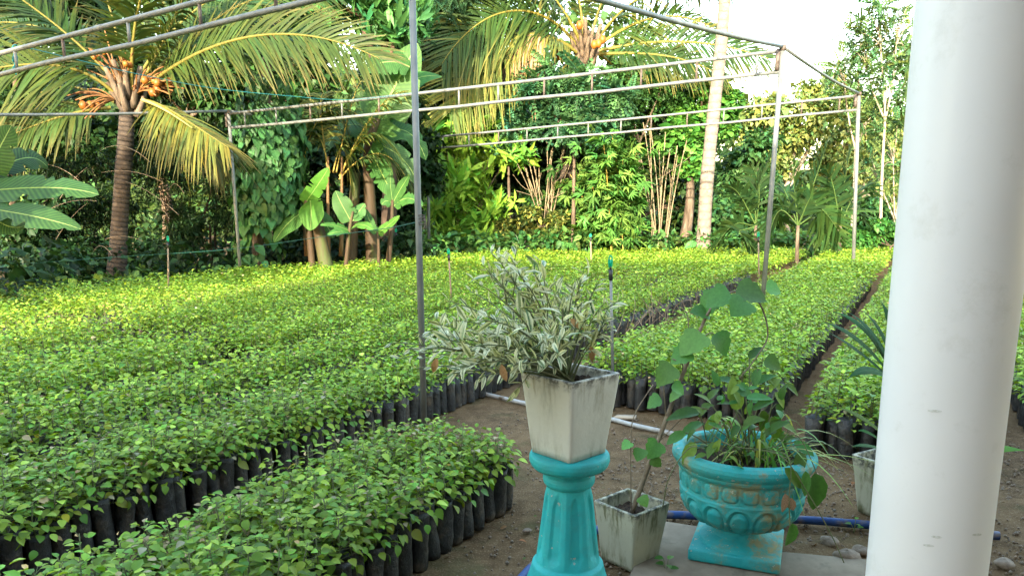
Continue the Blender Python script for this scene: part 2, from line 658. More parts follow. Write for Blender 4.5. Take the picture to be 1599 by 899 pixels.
M['white_pvc'] = simple_mat('white_pvc', (.33, .32, .29), (.5, .49, .46), 8, .55, .1, .002, c3=(.16, .11, .07), s3=8, lo3=.48, hi3=.66)
M['blue_hose'] = simple_mat('blue_hose', (.012, .04, .14), (.02, .065, .2), 10, .5, .1, .002, .3, c3=(.15, .11, .07), s3=12, lo3=.5, hi3=.7)
M['green_plastic'] = simple_mat('green_plastic', (0, .25, .12), (0, .33, .17), 20, .35, 0)
M['black_plastic'] = simple_mat('black_plastic', (.012, .012, .012), (.03, .03, .03), 20, .4, 0)
M['slab'] = simple_mat('concrete_slab', (.17, .13, .09), (.26, .205, .145), 6, .9, .4, .004, c3=(.14, .11, .08), s3=9, lo3=.58, hi3=.72)
M['stone'] = simple_mat('stone', (.17, .125, .09), (.28, .22, .165), 20, .9, .5, .01)


# ------------------------------------------------------------------ the ground
def ground_mat():
    m, t, p, out = nt('soil')
    n1 = noise(t, .8, 6, .6, lo=.35, hi=.65)
    n2 = noise(t, 9, 8, .7, lo=.38, hi=.62)
    c = mixc(t, n1, (.060, .034, .015), (.128, .076, .034))
    c = mixc(t, math_n(t, 'MULTIPLY', n2, .75), c, (.18, .115, .058))
    gr = noise(t, 120, 3, .5, lo=.56, hi=.66)
    c = mixc(t, math_n(t, 'MULTIPLY', gr, .55), c, (.28, .2, .125))
    moss = noise(t, 2.3, 5, .6, lo=.55, hi=.7)
    c = mixc(t, math_n(t, 'MULTIPLY', moss, .6), c, (.055, .062, .022))
    t.links.new(c, p.inputs['Base Color'])
    p.inputs['Roughness'].default_value = .95
    p.inputs['Specular IOR Level'].default_value = .15
    h = math_n(t, 'ADD', noise(t, 30, 8, .7), math_n(t, 'MULTIPLY', noise(t, 150, 3), .4))
    bump(t, p, h, .8, .015)
    return m


def nse(x, y, f, s):
    return np.sin(x * f + s) * np.sin(y * f * 1.13 + s * 2.1) + .5 * np.sin(x * f * 2.3 + y * f * 1.7 + s) + .3 * np.sin(x * f * 5.1 - y * f * 4.3 + s * 3)


M['soil'] = ground_mat()
xs = np.concatenate((np.linspace(-260, -8, 22)[:-1], np.linspace(-8, 9, 240), np.linspace(9, 260, 22)[1:]))
ys = np.concatenate((np.linspace(-200, .2, 12)[:-1], np.linspace(.2, 9, 150), np.linspace(9, 500, 40)[1:]))
XX, YY = np.meshgrid(xs, ys)
ZZ = .006 * nse(XX, YY, 3.1, .4) + .004 * nse(XX, YY, 11, 2.0) + .0025 * rng.normal(size=XX.shape)
ZZ = np.where((np.abs(XX) < 8.5) & (YY < 8.8) & (YY > .3), ZZ, 0) - .012
g = Geo()
g.add(np.stack((XX, YY, ZZ), -1).reshape(-1, 3), grid_faces(len(ys), len(xs)), (1, 1, 1))
tag(g.build('ground', M['soil']), 'bare brown soil ground under the nursery beds', 'ground', kind='structure')

# the land rises behind the wood
xs = np.linspace(-160, 160, 90); ys = np.linspace(47, 200, 40)
XX, YY = np.meshgrid(xs, ys)
top = np.interp(XX / YY, [-.9, -.2, .15, .28, .5, .9], [13.5, 13.0, 9.0, 5.0, 5.0, 9.0])
ZZ = top * np.clip((YY - 47) / 16, 0, 1) ** .8 + .35 * nse(XX, YY, .35, 1) * np.clip((YY - 47) / 10, 0, 1) - .3
g = Geo()
g.add(np.stack((XX, YY, ZZ), -1).reshape(-1, 3), grid_faces(40, 90))
M['hill'] = simple_mat('wooded_slope', (.02, .04, .012), (.05, .08, .022), .6, .95, .9, .3, .1)
tag(g.build('hill', M['hill']), 'wooded slope rising behind the nursery', 'hill', kind='structure')

# gravel and stones on the bare soil at the front
g = Geo()
ico_v = unit(np.array([(0, 0, 1), (1, 0, 0), (0, 1, 0), (-1, 0, 0), (0, -1, 0), (0, 0, -1), (.7, .7, .4), (-.7, .7, -.3)], float))
ico = (ico_v[:6], np.array([(0, 1, 2), (0, 2, 3), (0, 3, 4), (0, 4, 1), (5, 2, 1), (5, 3, 2), (5, 4, 3), (5, 1, 4)]))


def pebbles(g, n, fx, smin, smax):
    P = fx(n)
    n = len(P)
    s = np.exp(rng.uniform(math.log(smin), math.log(smax), n))
    P = np.concatenate((P, (s * .15 - .008)[:, None]), 1)
    A = rdir(n); A[:, 2] *= .3
    add_leaves(g, ico, P, A, np.tile((0, 0, 1.0), (n, 1)), s, s * rng.uniform(.7, 1.2, n), jcol((.17, .12, .078), n, .35, .08))


def area_a(n):       # path between the short bed and the pots
    s = rng.uniform(1.6, 6.2, n); t = rng.uniform(-1.2, 2.6, n)
    p = s[:, None] * BD + t[:, None] * BN
    return p[rng.random(n) < np.clip(1.15 - .12 * np.linalg.norm(p, axis=1), .1, 1)]


def area_b(n):       # coarse gravel round the urn and right of the column
    p = np.stack((rng.uniform(.1, 4.2, n), rng.uniform(2.0, 4.4, n)), 1)
    return p


pebbles(g, 5200, area_a, .004, .012)
pebbles(g, 5200, area_b, .003, .012)
m, t, p, out = nt('gravel')
a_ = nd(t, 'ShaderNodeAttribute', attribute_name='col')
t.links.new(mixc(t, noise(t, 90, 3, lo=.3, hi=.7), a_.outputs[0], (.2, .15, .105)), p.inputs['Base Color'])
p.inputs['Roughness'].default_value = .9
M['gravel'] = m
tag(g.build('gravel', M['gravel'], smooth=False), 'loose brown gravel scattered over the bare soil round the pots', 'gravel', kind='stuff')


# fallen leaves on the soil
g = Geo()
n = 420
P2 = np.concatenate((area_a(520)[:260], area_b(160)))
n = len(P2)
a = rng.uniform(0, 6.28, n)
Ls = rng.uniform(.018, .05, n)
add_leaves(g, T_OV8, np.concatenate((P2, rng.uniform(.004, .014, (n, 1))), 1), np.stack((np.cos(a), np.sin(a), rng.normal(.05, .15, n)), 1), unit(np.array((0, 0, 1.0)) + rng.normal(0, .3, (n, 3))), Ls, Ls * .9, jcol((.16, .10, .05), n, .4, .15, (.09, .13, .03), .2))
for i in range(120):
    p = area_a(3)
    if not len(p):
        continue
    p = p[0]
    a = rng.uniform(0, 6.28)
    d = np.array((math.cos(a), math.sin(a), .05)) * rng.uniform(.02, .09)
    q = np.array((p[0], p[1], .006))
    tube(g, [q - d, q + rng.normal(0, .004, 3) * (1, 1, .2), q + d], .0016, 4, (.2, .14, .09), caps=False)
tag(g.build('leaf_litter', M['leaf_soft']), 'fallen brown leaves and bits of twig scattered over the soil path', 'leaf litter', kind='stuff')


def stone(px, py, r, label, seed):
    q = np.random.default_rng(seed)
    p = gnd(px, py)
    g = Geo()
    th = np.linspace(0, math.pi, 9)
    ph = np.linspace(0, 2 * math.pi, 14, endpoint=False)
    A, B = np.meshgrid(th, ph, indexing='ij')
    rr = r * (1 + .13 * np.sin(2 * B + seed) * np.sin(A) + .1 * np.sin(3 * A + B * 2 + seed * 2))
    V = np.stack((rr * np.sin(A) * np.cos(B) * q.uniform(.9, 1.3), rr * np.sin(A) * np.sin(B), rr * np.cos(A) * .6), -1)
    g.add(V.reshape(-1, 3), grid_faces(9, 14, True))
    o = g.build('stone', M['stone'])
    o.location = (p[0], p[1], r * .25)
    tag(o, label, 'stone', 'stones lying on the soil')


stone(823, 829, .018, 'small pale oval stone on the bare soil path left of the turquoise pedestal', 1)
stone(1322, 872, .05, 'reddish brown stone on the slab edge below the right side of the urn', 2)
stone(1295, 848, .04, 'dull brown stone half sunk in gravel behind the paving slab', 3)
stone(1345, 862, .035, 'rounded stone in the gravel close to the foot of the white column', 4)
stone(1568, 882, .035, 'reddish stone in the gravel at the right of the white column', 5)

# ------------------------------------------------------------------ seedlings in their beds
FARP = [(-9.5, 6.0), (-6.3, 9.1), (-5.75, 12.1), (-5.1, 15.1), (-1.7, 20.0), (3.9, 22.4), (9.9, 25.2), (15, 26.0)]


def inside_far(x, y):
    """True on the near side of the wood's edge."""
    lim_y = np.interp(x, [-5.3, -1.7, 3.9, 9.9, 15, 30], [14.6, 20.0, 22.4, 25.2, 26, 26])
    lim_x = np.interp(y, [0, 6, 9.1, 12.1, 15.1], [-13, -10.5, -7.3, -6.3, -5.4])
    return (y < lim_y) & ((x > lim_x) | (y > 15.1))


# t0, t1, s0, s1
BEDS = [(1.73, 2.46, .7, 3.22), (3.05, 3.76, -1, 24), (4.08, 4.76, -1, 24), (5.08, 6.38, -1, 24), (6.72, 8.25, -1, 26), (8.6, 13.0, 0, 26),
        (.82, 2.32, 5.28, 27), (-.35, .53, 4.82, 28), (-1.9, -.72, 5.95, 28)]
SPC = .096
pos, edge_d = [], []
for (t0, t1, s0, s1) in BEDS:
    nt_ = max(2, int(round((t1 - t0) / SPC)))
    ns_ = int((s1 - s0) / SPC)
    S_, T_ = np.meshgrid(s0 + (np.arange(ns_) + .5) * SPC, t0 + (np.arange(nt_) + .5) * (t1 - t0) / nt_, indexing='ij')
    S_ = S_ + (np.arange(nt_) % 2)[None] * SPC * .5
    e = np.minimum(np.minimum(S_ - s0, 99), np.minimum(T_ - t0, t1 - T_))
    S_ = S_ + rng.normal(0, .010, S_.shape); T_ = T_ + rng.normal(0, .010, T_.shape)
    if t0 > 4.9:                      # narrow cross gap through the wide left-hand beds
        keep = np.abs(S_ - (4.45 + .17 * (T_ - 5.1))) > .17
    elif abs(t0 - 1.73) < .01:        # rounded far corner of the short bed
        keep = (S_ < 3.22 - .9 * np.clip(T_ - 2.22, 0, 1) ** 1.0)
    else:
        keep = np.ones_like(S_, bool)
    keep &= rng.random(S_.shape) > .012
    P2 = S_[..., None] * BD + T_[..., None] * BN
    P2, e = P2[keep], e[keep]
    pos.append(P2); edge_d.append(e)
pos = np.concatenate(pos); edge_d = np.concatenate(edge_d)
x, y = pos.T
keep = inside_far(x, y) & (y > 1.2) & (x > -.74 * y - 1.1) & (x < .74 * y + 1.1)
pos, edge_d = pos[keep], edge_d[keep]
dist = np.hypot(pos[:, 0], pos[:, 1])
# picture position of every seedling, to know the 300 that show largest
bb = np.array([ray(0, 0)])
yy = pos[:, 1]
zc = yy * CP + (HC - .36) * SP
pxx = CX + F * pos[:, 0] / zc
pyy = PY + F * ((HC - .36) * CP - yy * SP) / zc
inframe = (pxx > -15) & (pxx < 1612) & (pyy < 915)
order = np.argsort(np.where(inframe, dist, 1e6))
near = order[:300]
rest = np.setdiff1d(np.arange(len(pos)), near)
CG = (.142, .240, .022)
CT = (.26, .37, .045)
CPALE = (.36, .28, .15)


def seedling_leaves(q_n, h, tp, L):
    """Leaves of one seedling round its stem, in local coordinates."""
    k = q_n
    u = np.linspace(-.12, 1, k)
    az = np.arange(k) * 2.4 + rng.uniform(0, 6)
    rad = .006 + .046 * (1 - u) + rng.uniform(0, .03, k)
    z = .235 + (h - .235) * u + rng.normal(0, .008, k)
    D = np.stack((np.cos(az), np.sin(az), np.zeros(k)), 1)
    P = D * rad[:, None]; P[:, 2] = z
    tilt = rng.normal(-.08, .3, k) + .6 * u ** 4 - .7 * np.clip(.2 - u, 0, 1) * 3
    A = unit(D + np.array((0, 0, 1.0)) * tilt[:, None])
    N = unit(np.array((0, 0, 1.0)) + rng.normal(0, .27, (k, 3)) - D * .1)
    Ls = L * np.exp(rng.normal(0, .17, k)) * (1.05 - .35 * u ** 6)
    return P, A, N, Ls


def bag_mesh(seed, R=.043, Hh=.245):
    q = np.random.default_rng(seed)
    a = q.uniform(0, 6, 6)
    prof = [(.2 * R, .0), (.9 * R, .0), (R, .02), (R * 1.02, .07), (R * .99, .12), (R * 1.02, .17), (R * .98, .22), (R * 1.03, Hh), (R * .94, Hh - .003), (R * .9, Hh - .022)]

    def rad(A, Rr, Z):
        return Rr * (1 + .045 * np.sin(2 * A + a[0] + 9 * Z) + .035 * np.sin(3 * A + a[1] - 25 * Z) + .03 * np.sin(5 * A + 60 * Z + a[2]) + .015 * np.sin(95 * Z + a[3] + 2 * np.sin(A)))
    g = Geo()
    lathe(g, prof, 14, rad=rad)
    return g.mesh('bag', M['bag'])


def soil_disc(seed):
    g = Geo()
    lathe(g, [(.001, .226), (.02, .228), (.042, .222)], 10, rad=lambda A, R, Z: R * (1 + .05 * np.sin(3 * A + seed)))
    return g.mesh('soil', M['potsoil'])


bag_ms = [bag_mesh(i) for i in range(6)]
soil_m = soil_disc(1)
fol_ms, stem_ms = [], []
for i in range(16):
    h = rng.uniform(.36, .425)
    k = int(rng.integers(34, 43))
    P, A, N, Ls = seedling_leaves(k, h, T_OV18, .0385)
    g = Geo()
    col = jcol(CG, k, .28, .16, CT, .22)
    dead = rng.random(k) < .06
    col[dead] = jcol(CPALE, dead.sum(), .25, .1)
    Ls[dead] *= .85
    add_leaves(g, T_OV18, P, A, N, Ls, Ls * 1.05, col)
    fol_ms.append(g.mesh('foliage', M['seedling']))
    g = Geo()
    lean = rng.normal(0, .008, 2)
    tube(g, [(0, 0, .21), (lean[0], lean[1], .3), (0, 0, h)], [.0035, .003, .0018], 5)
    for q in range(k):
        if rng.random() < .7:
            a0 = np.array((0, 0, P[q][2] - .012))
            tube(g, [a0, (a0 + P[q]) / 2, P[q]], .0012, 3, caps=False)
    stem_ms.append(g.mesh('stem', M['stem']))

for j, i in enumerate(near):
    p = pos[i]
    s_, t_ = p @ BD, p @ BN
    if t_ < 2.75:
        lab, grp = 'green leaved seedling in a black poly bag in the short bed at the front', 'seedlings in the short front bed'
    else:
        lab, grp = 'green leaved seedling in a black poly bag near the front of the long bed behind', 'seedlings in the near rows of the long beds'
    o = thing('seedling', lab, 'seedling', (p[0], p[1], -.004), grp)
    o.rotation_euler = (rng.normal(0, .04), rng.normal(0, .04), rng.uniform(0, 6.28))
    sc = float(np.exp(rng.normal(0, .06)))
    w_ = float(np.exp(rng.normal(0, .05)))
    o.scale = (w_, w_, sc)
    link('bag', bag_ms[j % 6], o)
    link('soil', soil_m, o)
    v = int(rng.integers(0, 16))
    f_ = link('foliage', fol_ms[v], o)
    link('stem', stem_ms[v], o)

g = Geo()
lod1 = rest[dist[rest] < 7.5]
lod2 = rest[(dist[rest] >= 7.5) & (dist[rest] < 13)]
lod3 = rest[dist[rest] >= 13]
for ids, tp, k, L in ((lod1, T_OV8, 30, .0405), (lod2, T_OV4, 19, .046), (lod3, T_D2, 11, .062)):
    n = len(ids)
    if not n:
        continue
    wob = .02 * np.sin(pos[ids, 0] * 3.1 + 1) * np.sin(pos[ids, 1] * 2.7) + .02 * np.sin(pos[ids, 0] * .9 + pos[ids, 1] * 1.3)
    h = .405 + wob + rng.normal(0, .03, n) + .05 * (rng.random(n) < .03)
    u = np.linspace(-.12, 1, k)[None]
    az = np.arange(k)[None] * 2.4 + rng.uniform(0, 6.28, (n, 1)) + rng.normal(0, .3, (n, k))
    rad = .006 + .046 * (1 - u) + rng.uniform(0, .03, (n, k))
    P = np.stack((pos[ids, 0, None] + np.cos(az) * rad, pos[ids, 1, None] + np.sin(az) * rad, .235 + (h[:, None] - .235) * u + rng.normal(0, .01, (n, k))), -1).reshape(-1, 3)
    D = np.stack((np.cos(az), np.sin(az), np.zeros_like(az)), -1).reshape(-1, 3)
    A = unit(D + np.array((0, 0, 1.0)) * (rng.normal(-.08, .3, (n * k, 1)) + .6 * np.tile(u.ravel(), n)[:, None] ** 4))
    N = unit(np.array((0, 0, 1.0)) + rng.normal(0, .27, (n * k, 3)))
    Ls = L * np.exp(rng.normal(0, .17, n * k))
    col = jcol(CG, n * k, .26, .15, CT, .22) * np.repeat(np.exp(rng.normal(0, .16, n)), k)[:, None]
    dead = rng.random(n * k) < .03
    col[dead] = jcol(CPALE, dead.sum(), .25, .1)
    Ls[dead] *= .65
    add_leaves(g, tp, P, A, N, Ls, Ls, np.clip(col, .002, .7))
# bags and stems of the rows that show at the bed edges
eb = rest[(edge_d[rest] < .25) & (dist[rest] < 16)]
n = len(eb)
a = np.linspace(0, 2 * math.pi, 9, endpoint=False)
ring = np.stack((np.cos(a), np.sin(a)), 1)
prof = np.array([(.043, 0), (.045, .08), (.043, .16), (.045, .243), (.02, .225)])
Vb = np.stack([np.concatenate((ring * r, np.full((9, 1), z)), 1) for r, z in prof]).reshape(-1, 3)
Fb = grid_faces(5, 9, True)
sc = np.exp(rng.normal(0, .05, (n, 1, 1)))
V = Vb[None] * np.concatenate((sc, sc, np.exp(rng.normal(0, .06, (n, 1, 1)))), 2)
ro = rng.normal(0, .04, (n, 2))
V = V + np.concatenate((pos[eb][:, None] + ro[:, None] * V[:, :, 2:], np.zeros((n, len(Vb), 1))), 2)
g.add(V.reshape(-1, 3), (Fb[None] + (np.arange(n) * len(Vb))[:, None, None]).reshape(-1, 4), (1, 1, 1), 1)
Ps = pos[eb]
Vs = np.stack([np.stack((Ps[:, 0] + dx, Ps[:, 1] + dy, np.full(n, z)), 1) for dx, dy, z in ((-.004, 0, .2), (.004, 0, .2), (.002, 0, .4), (-.002, 0, .4), (0, -.004, .2), (0, .004, .2), (0, .002, .4), (0, -.002, .4))], 1)
g.add(Vs.reshape(-1, 3), (np.array([(0, 1, 2, 3), (4, 5, 6, 7)])[None] + (np.arange(n) * 8)[:, None, None]).reshape(-1, 4), (1, 1, 1), 2)
tag(g.build('seedlings', [M['seedling'], M['bag'], M['stem']]), 'thousands of bagged green seedlings filling the long nursery beds', 'seedlings', kind='stuff')
print('SEEDLINGS', len(pos), 'leaf verts', g.n)

# ------------------------------------------------------------------ dry twigs in the gap between two beds
g = Geo()
for i in range(48):
    p = st(rng.uniform(6.6, 9.4), rng.uniform(2.25, 2.75), rng.uniform(.12, .32))
    d = unit(np.array((rng.normal(0, .5), rng.normal(-.2, .5), rng.uniform(.3, 1))))
    ln = rng.uniform(.15, .45)
    q = p + d * ln
    md = (p + q) / 2 + rng.normal(0, .04, 3)
    tube(g, bez([p, md, q], 5), np.linspace(.0065, .002, 5), 4, caps=False)
tag(g.build('dry_twigs', M['twig']), 'tangle of dry bare twigs lying in the gap between two long beds', 'twigs', kind='stuff')


# ------------------------------------------------------------------ the house: its column shows, the rest stands behind and over the camera
def wall_paint(name, c=(.86, .80, .765)):
    m, t, p, out = nt(name)
    big = noise(t, 1.6, 4, .5, lo=.35, hi=.7)
    c1 = mixc(t, big, c, tuple(v * .93 for v in c))
    sc = noise(t, 4, 8, .75, lo=.56, hi=.74)
    c2 = mixc(t, math_n(t, 'MULTIPLY', sc, .42), c1, (.55, .49, .40))
    t.links.new(c2, p.inputs['Base Color'])
    p.inputs['Roughness'].default_value = .38
    p.inputs['Specular IOR Level'].default_value = .35
    bump(t, p, math_n(t, 'ADD', noise(t, 3, 3), math_n(t, 'MULTIPLY', noise(t, 40, 5), .10)), .16, .01)
    return m


M['white_paint'] = wall_paint('white_paint')
M['roof_tile'] = simple_mat('clay_tile', (.26, .12, .07), (.34, .17, .10), 4, .85)
house = thing('house', 'white house whose smooth round veranda column stands in the right foreground', 'house', (1.17, 1.93, 0))
HO = (1.17, 1.93, 0)
g = Geo()
zz = np.linspace(.3, 2.6, 40)
prof = [(.2, .15), (.2, .2), (.185, .23), (.165, .27)] + [(.149 + .0015 * (z - .3), z) for z in zz] + [(.17, 2.63), (.2, 2.68), (.2, 2.75)]
lathe(g, prof, 72, (1.17, 1.93, 0))
V_ = g.v[0]
lean = .016 * np.clip(V_[:, 2] - .45, 0, 3)
V_[:, 0] -= lean * .857
V_[:, 1] += lean * .515
column = g.build('column', M['white_paint'], house, HO)
g = Geo()
for px, py, w, dx in ((1466, 642, .016, 3), (1465, 837, .013, -6), (1452, 851, .013, 2), (1528, 834, .016, 0)):
    r_ = ray(px, py)[:2] / ray(px, py)[1]
    # scuff: a thin smear lying on the column's skin where the ray meets it
    o2 = np.array((1.17, 1.93)); d2 = unit(r_)
    b_ = d2 @ o2; c_ = o2 @ o2 - .1495 ** 2
    h_ = d2 * (b_ - math.sqrt(max(b_ * b_ - c_, 0)))
    Yh = h_[1]
    z_ = at(px, py, Yh)[2]
    a0 = math.atan2(h_[1] - 1.93, h_[0] - 1.17)
    aa = np.linspace(-w / .15, w / .15, 9) + a0
    rr = .1507 + .0015 * (z_ - .3)
    hh = .0035 * np.sqrt(np.clip(1 - np.linspace(-1, 1, 9) ** 2, .02, 1))
    le = .016 * max(z_ - .45, 0)
    V = np.concatenate([np.stack((1.17 - le * .857 + rr * np.cos(aa), 1.93 + le * .515 + rr * np.sin(aa), z_ + sg * hh + .002 * np.sin(7 * aa + dx)), 1) for sg in (-1, 1)])
    g.add(V, grid_faces(2, 9))
g.build('scuff', simple_mat('scuff', (.62, .57, .5), (.74, .71, .66), 160, .8, 0, lo=.42, hi=.58), column, HO)
g = Geo()
box(g, (3.6, .05, .075), (9.2, 4.2, .15))
g.build('veranda_floor', M['slab'], house, HO)
g = Geo()
box(g, (4.4, 1.93, 2.86), (7.4, .26, .22))
g.build('veranda_beam', M['white_paint'], house, HO)
g = Geo()
box(g, ((-7.0) / 2 + (16.0) / 2, -2.2, 5.6 / 2), ((16.0) - (-7.0), .25, 5.6))
box(g, ((-7.0) + .125, -5.325, 5.6 / 2), (.25, 6.0, 5.6))
box(g, ((16.0) - .125, -5.325, 5.6 / 2), (.25, 6.0, 5.6))
g.build('wall', M['white_paint'], house, HO)
g = Geo()
V = [((-7.0) - .5, -1.7, 5.6 + .01), ((16.0) + .5, -1.7, 5.6 + .01), ((16.0) + .5, -5.2, 5.6 + 1.7), ((-7.0) - .5, -5.2, 5.6 + 1.7), ((16.0) + .5, -8.8, 5.6 + .01), ((-7.0) - .5, -8.8, 5.6 + .01)]
g.add(V, [(0, 1, 2, 3), (3, 2, 4, 5)])
g.build('roof', M['roof_tile'], house, HO, smooth=False)
g = Geo()
V = [(.5, 2.2, 2.99), (8.2, 2.2, 2.99), (8.2, -2.07, 3.45), (.5, -2.07, 3.45), (.5, 2.2, 3.09), (8.2, 2.2, 3.09), (8.2, -2.07, 3.55), (.5, -2.07, 3.55)]
g.add(V, [(0, 3, 2, 1), (4, 5, 6, 7), (0, 1, 5, 4), (1, 2, 6, 5), (2, 3, 7, 6), (3, 0, 4, 7)])
g.build('veranda_roof', M['roof_tile'], house, HO, smooth=False)


# ------------------------------------------------------------------ turquoise pedestal and urn, white pots
def turq():
    m, t, p, out = nt('turquoise_paint')
    c = mixc(t, noise(t, 5, 6, .6, lo=.3, hi=.7), (.012, .29, .30), (.02, .35, .335))
    chalk = noise(t, 10, 8, .7, lo=.42, hi=.66)
    c = mixc(t, math_n(t, 'MULTIPLY', chalk, .45), c, (.07, .33, .31))
    dirt = noise(t, 6, 9, .75, lo=.46, hi=.64)
    c = mixc(t, math_n(t, 'MULTIPLY', dirt, .6), c, (.11, .19, .12))
    och = noise(t, 5.2, 9, .78, lo=.52, hi=.60)
    c = mixc(t, math_n(t, 'MULTIPLY', och, .75), c, (.30, .21, .07))
    chip = noise(t, 30, 5, .65, lo=.65, hi=.68)
    c = mixc(t, chip, c, (.45, .42, .33))
    t.links.new(c, p.inputs['Base Color'])
    rr = noise(t, 12, 4, lo=.3, hi=.7)
    t.links.new(math_n(t, 'ADD', math_n(t, 'MULTIPLY', rr, .3), .5), p.inputs['Roughness'])
    p.inputs['Specular IOR Level'].default_value = .4
    bump(t, p, math_n(t, 'ADD', math_n(t, 'ADD', noise(t, 18, 8, .68), math_n(t, 'MULTIPLY', noise(t, 95, 4, .6), .35)), math_n(t, 'MULTIPLY', chip, -.5)), .7, .008)
    return m


M['turq'] = turq()


def turq_clean():
    m, t, p, out = nt('pedestal_paint')
    c = mixc(t, noise(t, 6, 6, .6, lo=.3, hi=.7), (.01, .30, .31), (.018, .36, .35))
    chalk = noise(t, 8, 8, .72, lo=.42, hi=.66)
    c = mixc(t, math_n(t, 'MULTIPLY', chalk, .4), c, (.06, .38, .36))
    dirt = noise(t, 7, 9, .75, lo=.48, hi=.68)
    c = mixc(t, math_n(t, 'MULTIPLY', dirt, .55), c, (.045, .2, .185))
    chip = noise(t, 38, 5, .65, lo=.67, hi=.70)
    c = mixc(t, chip, c, (.33, .33, .27))
    t.links.new(c, p.inputs['Base Color'])
    p.inputs['Roughness'].default_value = .6
    p.inputs['Specular IOR Level'].default_value = .3
    bump(t, p, math_n(t, 'ADD', noise(t, 16, 7, .65), math_n(t, 'MULTIPLY', noise(t, 70, 4, .6), .3)), .6, .008)
    return m


M['turq2'] = turq_clean()
PC = at(889, 712, 2.36)
PCX, PCY = PC[0], PC[1]


def dense(prof, n):
    prof = np.asarray(prof, float)
    sg = np.concatenate(([0], np.cumsum(np.linalg.norm(np.diff(prof, axis=0), axis=1))))
    q = np.unique(np.concatenate((np.linspace(0, sg[-1], n), sg)))
    return np.stack((np.interp(q, sg, prof[:, 0]), np.interp(q, sg, prof[:, 1])), 1)


def fluted(A, R, Z):
    n = 8
    fa = (A * n / (2 * math.pi) + .22) % 1
    # tall panels with rounded heads, sunk into the shaft
    w = np.abs(fa - .5) / .30
    zt = .585 - .035 * w ** 2
    m = np.clip((1 - w) / .35, 0, 1) * np.clip((zt - Z) / .03, 0, 1) * np.clip((Z - .345) / .025, 0, 1)
    m = m * m * (3 - 2 * m)
    pol = np.cos(math.pi / n) / np.cos((fa - .5) * 2 * math.pi / n)
    k = np.clip((.6 - Z) / .03, 0, 1) * np.clip((Z - .33) / .02, 0, 1)
    return R * (1 + k * (pol - .97) * .9) - .007 * m * (R < .16)


ped = thing('pedestal', 'turquoise painted concrete pedestal with a fluted shaft and round cap under a white pot', 'pedestal', (PCX, PCY, 0))
g = Geo()
prof = dense([(.155, .06), (.155, .20), (.148, .235), (.135, .27), (.126, .30), (.122, .318), (.109, .328), (.1035, .36), (.094, .44), (.08, .56), (.072, .60)], 70)
lathe(g, prof, 160, (PCX, PCY, 0), rad=fluted)
g.build('shaft', M['turq2'], ped, (PCX, PCY, 0))
g = Geo()
lathe(g, dense([(.072, .597), (.08, .602), (.086, .612), (.088, .625), (.085, .638), (.077, .646), (.078, .66)], 30), 64, (PCX, PCY, 0))
g.build('neck_ring', M['turq2'], ped, (PCX, PCY, 0))
g = Geo()
lathe(g, dense([(.077, .655), (.1, .659), (.122, .666), (.131, .676), (.135, .69), (.134, .703), (.130, .711), (.12, .713), (.001, .713)], 40), 64, (PCX, PCY, 0),
      rad=lambda A, R, Z: R * (1 + .008 * np.sin(3 * A + 1) + .005 * np.sin(7 * A)))
g.build('cap', M['turq2'], ped, (PCX, PCY, 0))
g = Geo()
box(g, (PCX, PCY, .03), (.36, .36, .06), .5)
bevel(g.build('plinth', M['turq2'], ped, (PCX, PCY, 0), smooth=False), .008)


def weather(name, base, stain, amount, rim_z):
    """White cement paint, blackened along the rim and streaked below it."""
    m, t, p, out = nt(name)
    tc = nd(t, 'ShaderNodeTexCoord')
    sx = nd(t, 'ShaderNodeSeparateXYZ')
    t.links.new(tc.outputs['Object'], sx.inputs[0])
    c = mixc(t, noise(t, 5, 6, .6, lo=.3, hi=.7), base, tuple(v * .86 for v in base))
    mp = nd(t, 'ShaderNodeMapping')
    mp.inputs['Scale'].default_value = (1, 1, .22)
    t.links.new(tc.outputs['Object'], mp.inputs[0])
    streak = noise(t, 22, 6, .65, mp.outputs[0], .5, .72)
    hi = nd(t, 'ShaderNodeMapRange')
    hi.inputs[1].default_value = rim_z - .17; hi.inputs[2].default_value = rim_z
    t.links.new(sx.outputs[2], hi.inputs[0])
    lo = nd(t, 'ShaderNodeMapRange')
    lo.inputs[1].default_value = rim_z - .20; lo.inputs[2].default_value = rim_z - .27
    t.links.new(sx.outputs[2], lo.inputs[0])
    k = math_n(t, 'MULTIPLY', streak, math_n(t, 'ADD', math_n(t, 'ADD', hi.outputs[0], math_n(t, 'MULTIPLY', lo.outputs[0], .9)), .25))
    c = mixc(t, math_n(t, 'MINIMUM', math_n(t, 'MULTIPLY', k, amount), .9), c, stain)
    rim = nd(t, 'ShaderNodeMapRange')
    rim.inputs[1].default_value = rim_z - .035; rim.inputs[2].default_value = rim_z - .002
    t.links.new(sx.outputs[2], rim.inputs[0])
    rm = math_n(t, 'MULTIPLY', rim.outputs[0], noise(t, 26, 6, .7, None, .45, .56))
    c = mixc(t, math_n(t, 'MULTIPLY', rm, .9), c, (.045, .042, .035))
    t.links.new(c, p.inputs['Base Color'])
    p.inputs['Roughness'].default_value = .75
    bump(t, p, math_n(t, 'ADD', noise(t, 12, 5, .6), math_n(t, 'MULTIPLY', noise(t, 90, 4), .25)), .35, .008)
    return m


M['pot_white'] = weather('pot_white', (.54, .51, .43), (.2, .165, .10), .9, .27)
M['pot_grimy'] = weather('pot_grimy', (.42, .39, .28), (.12, .115, .045), 1.9, .27)


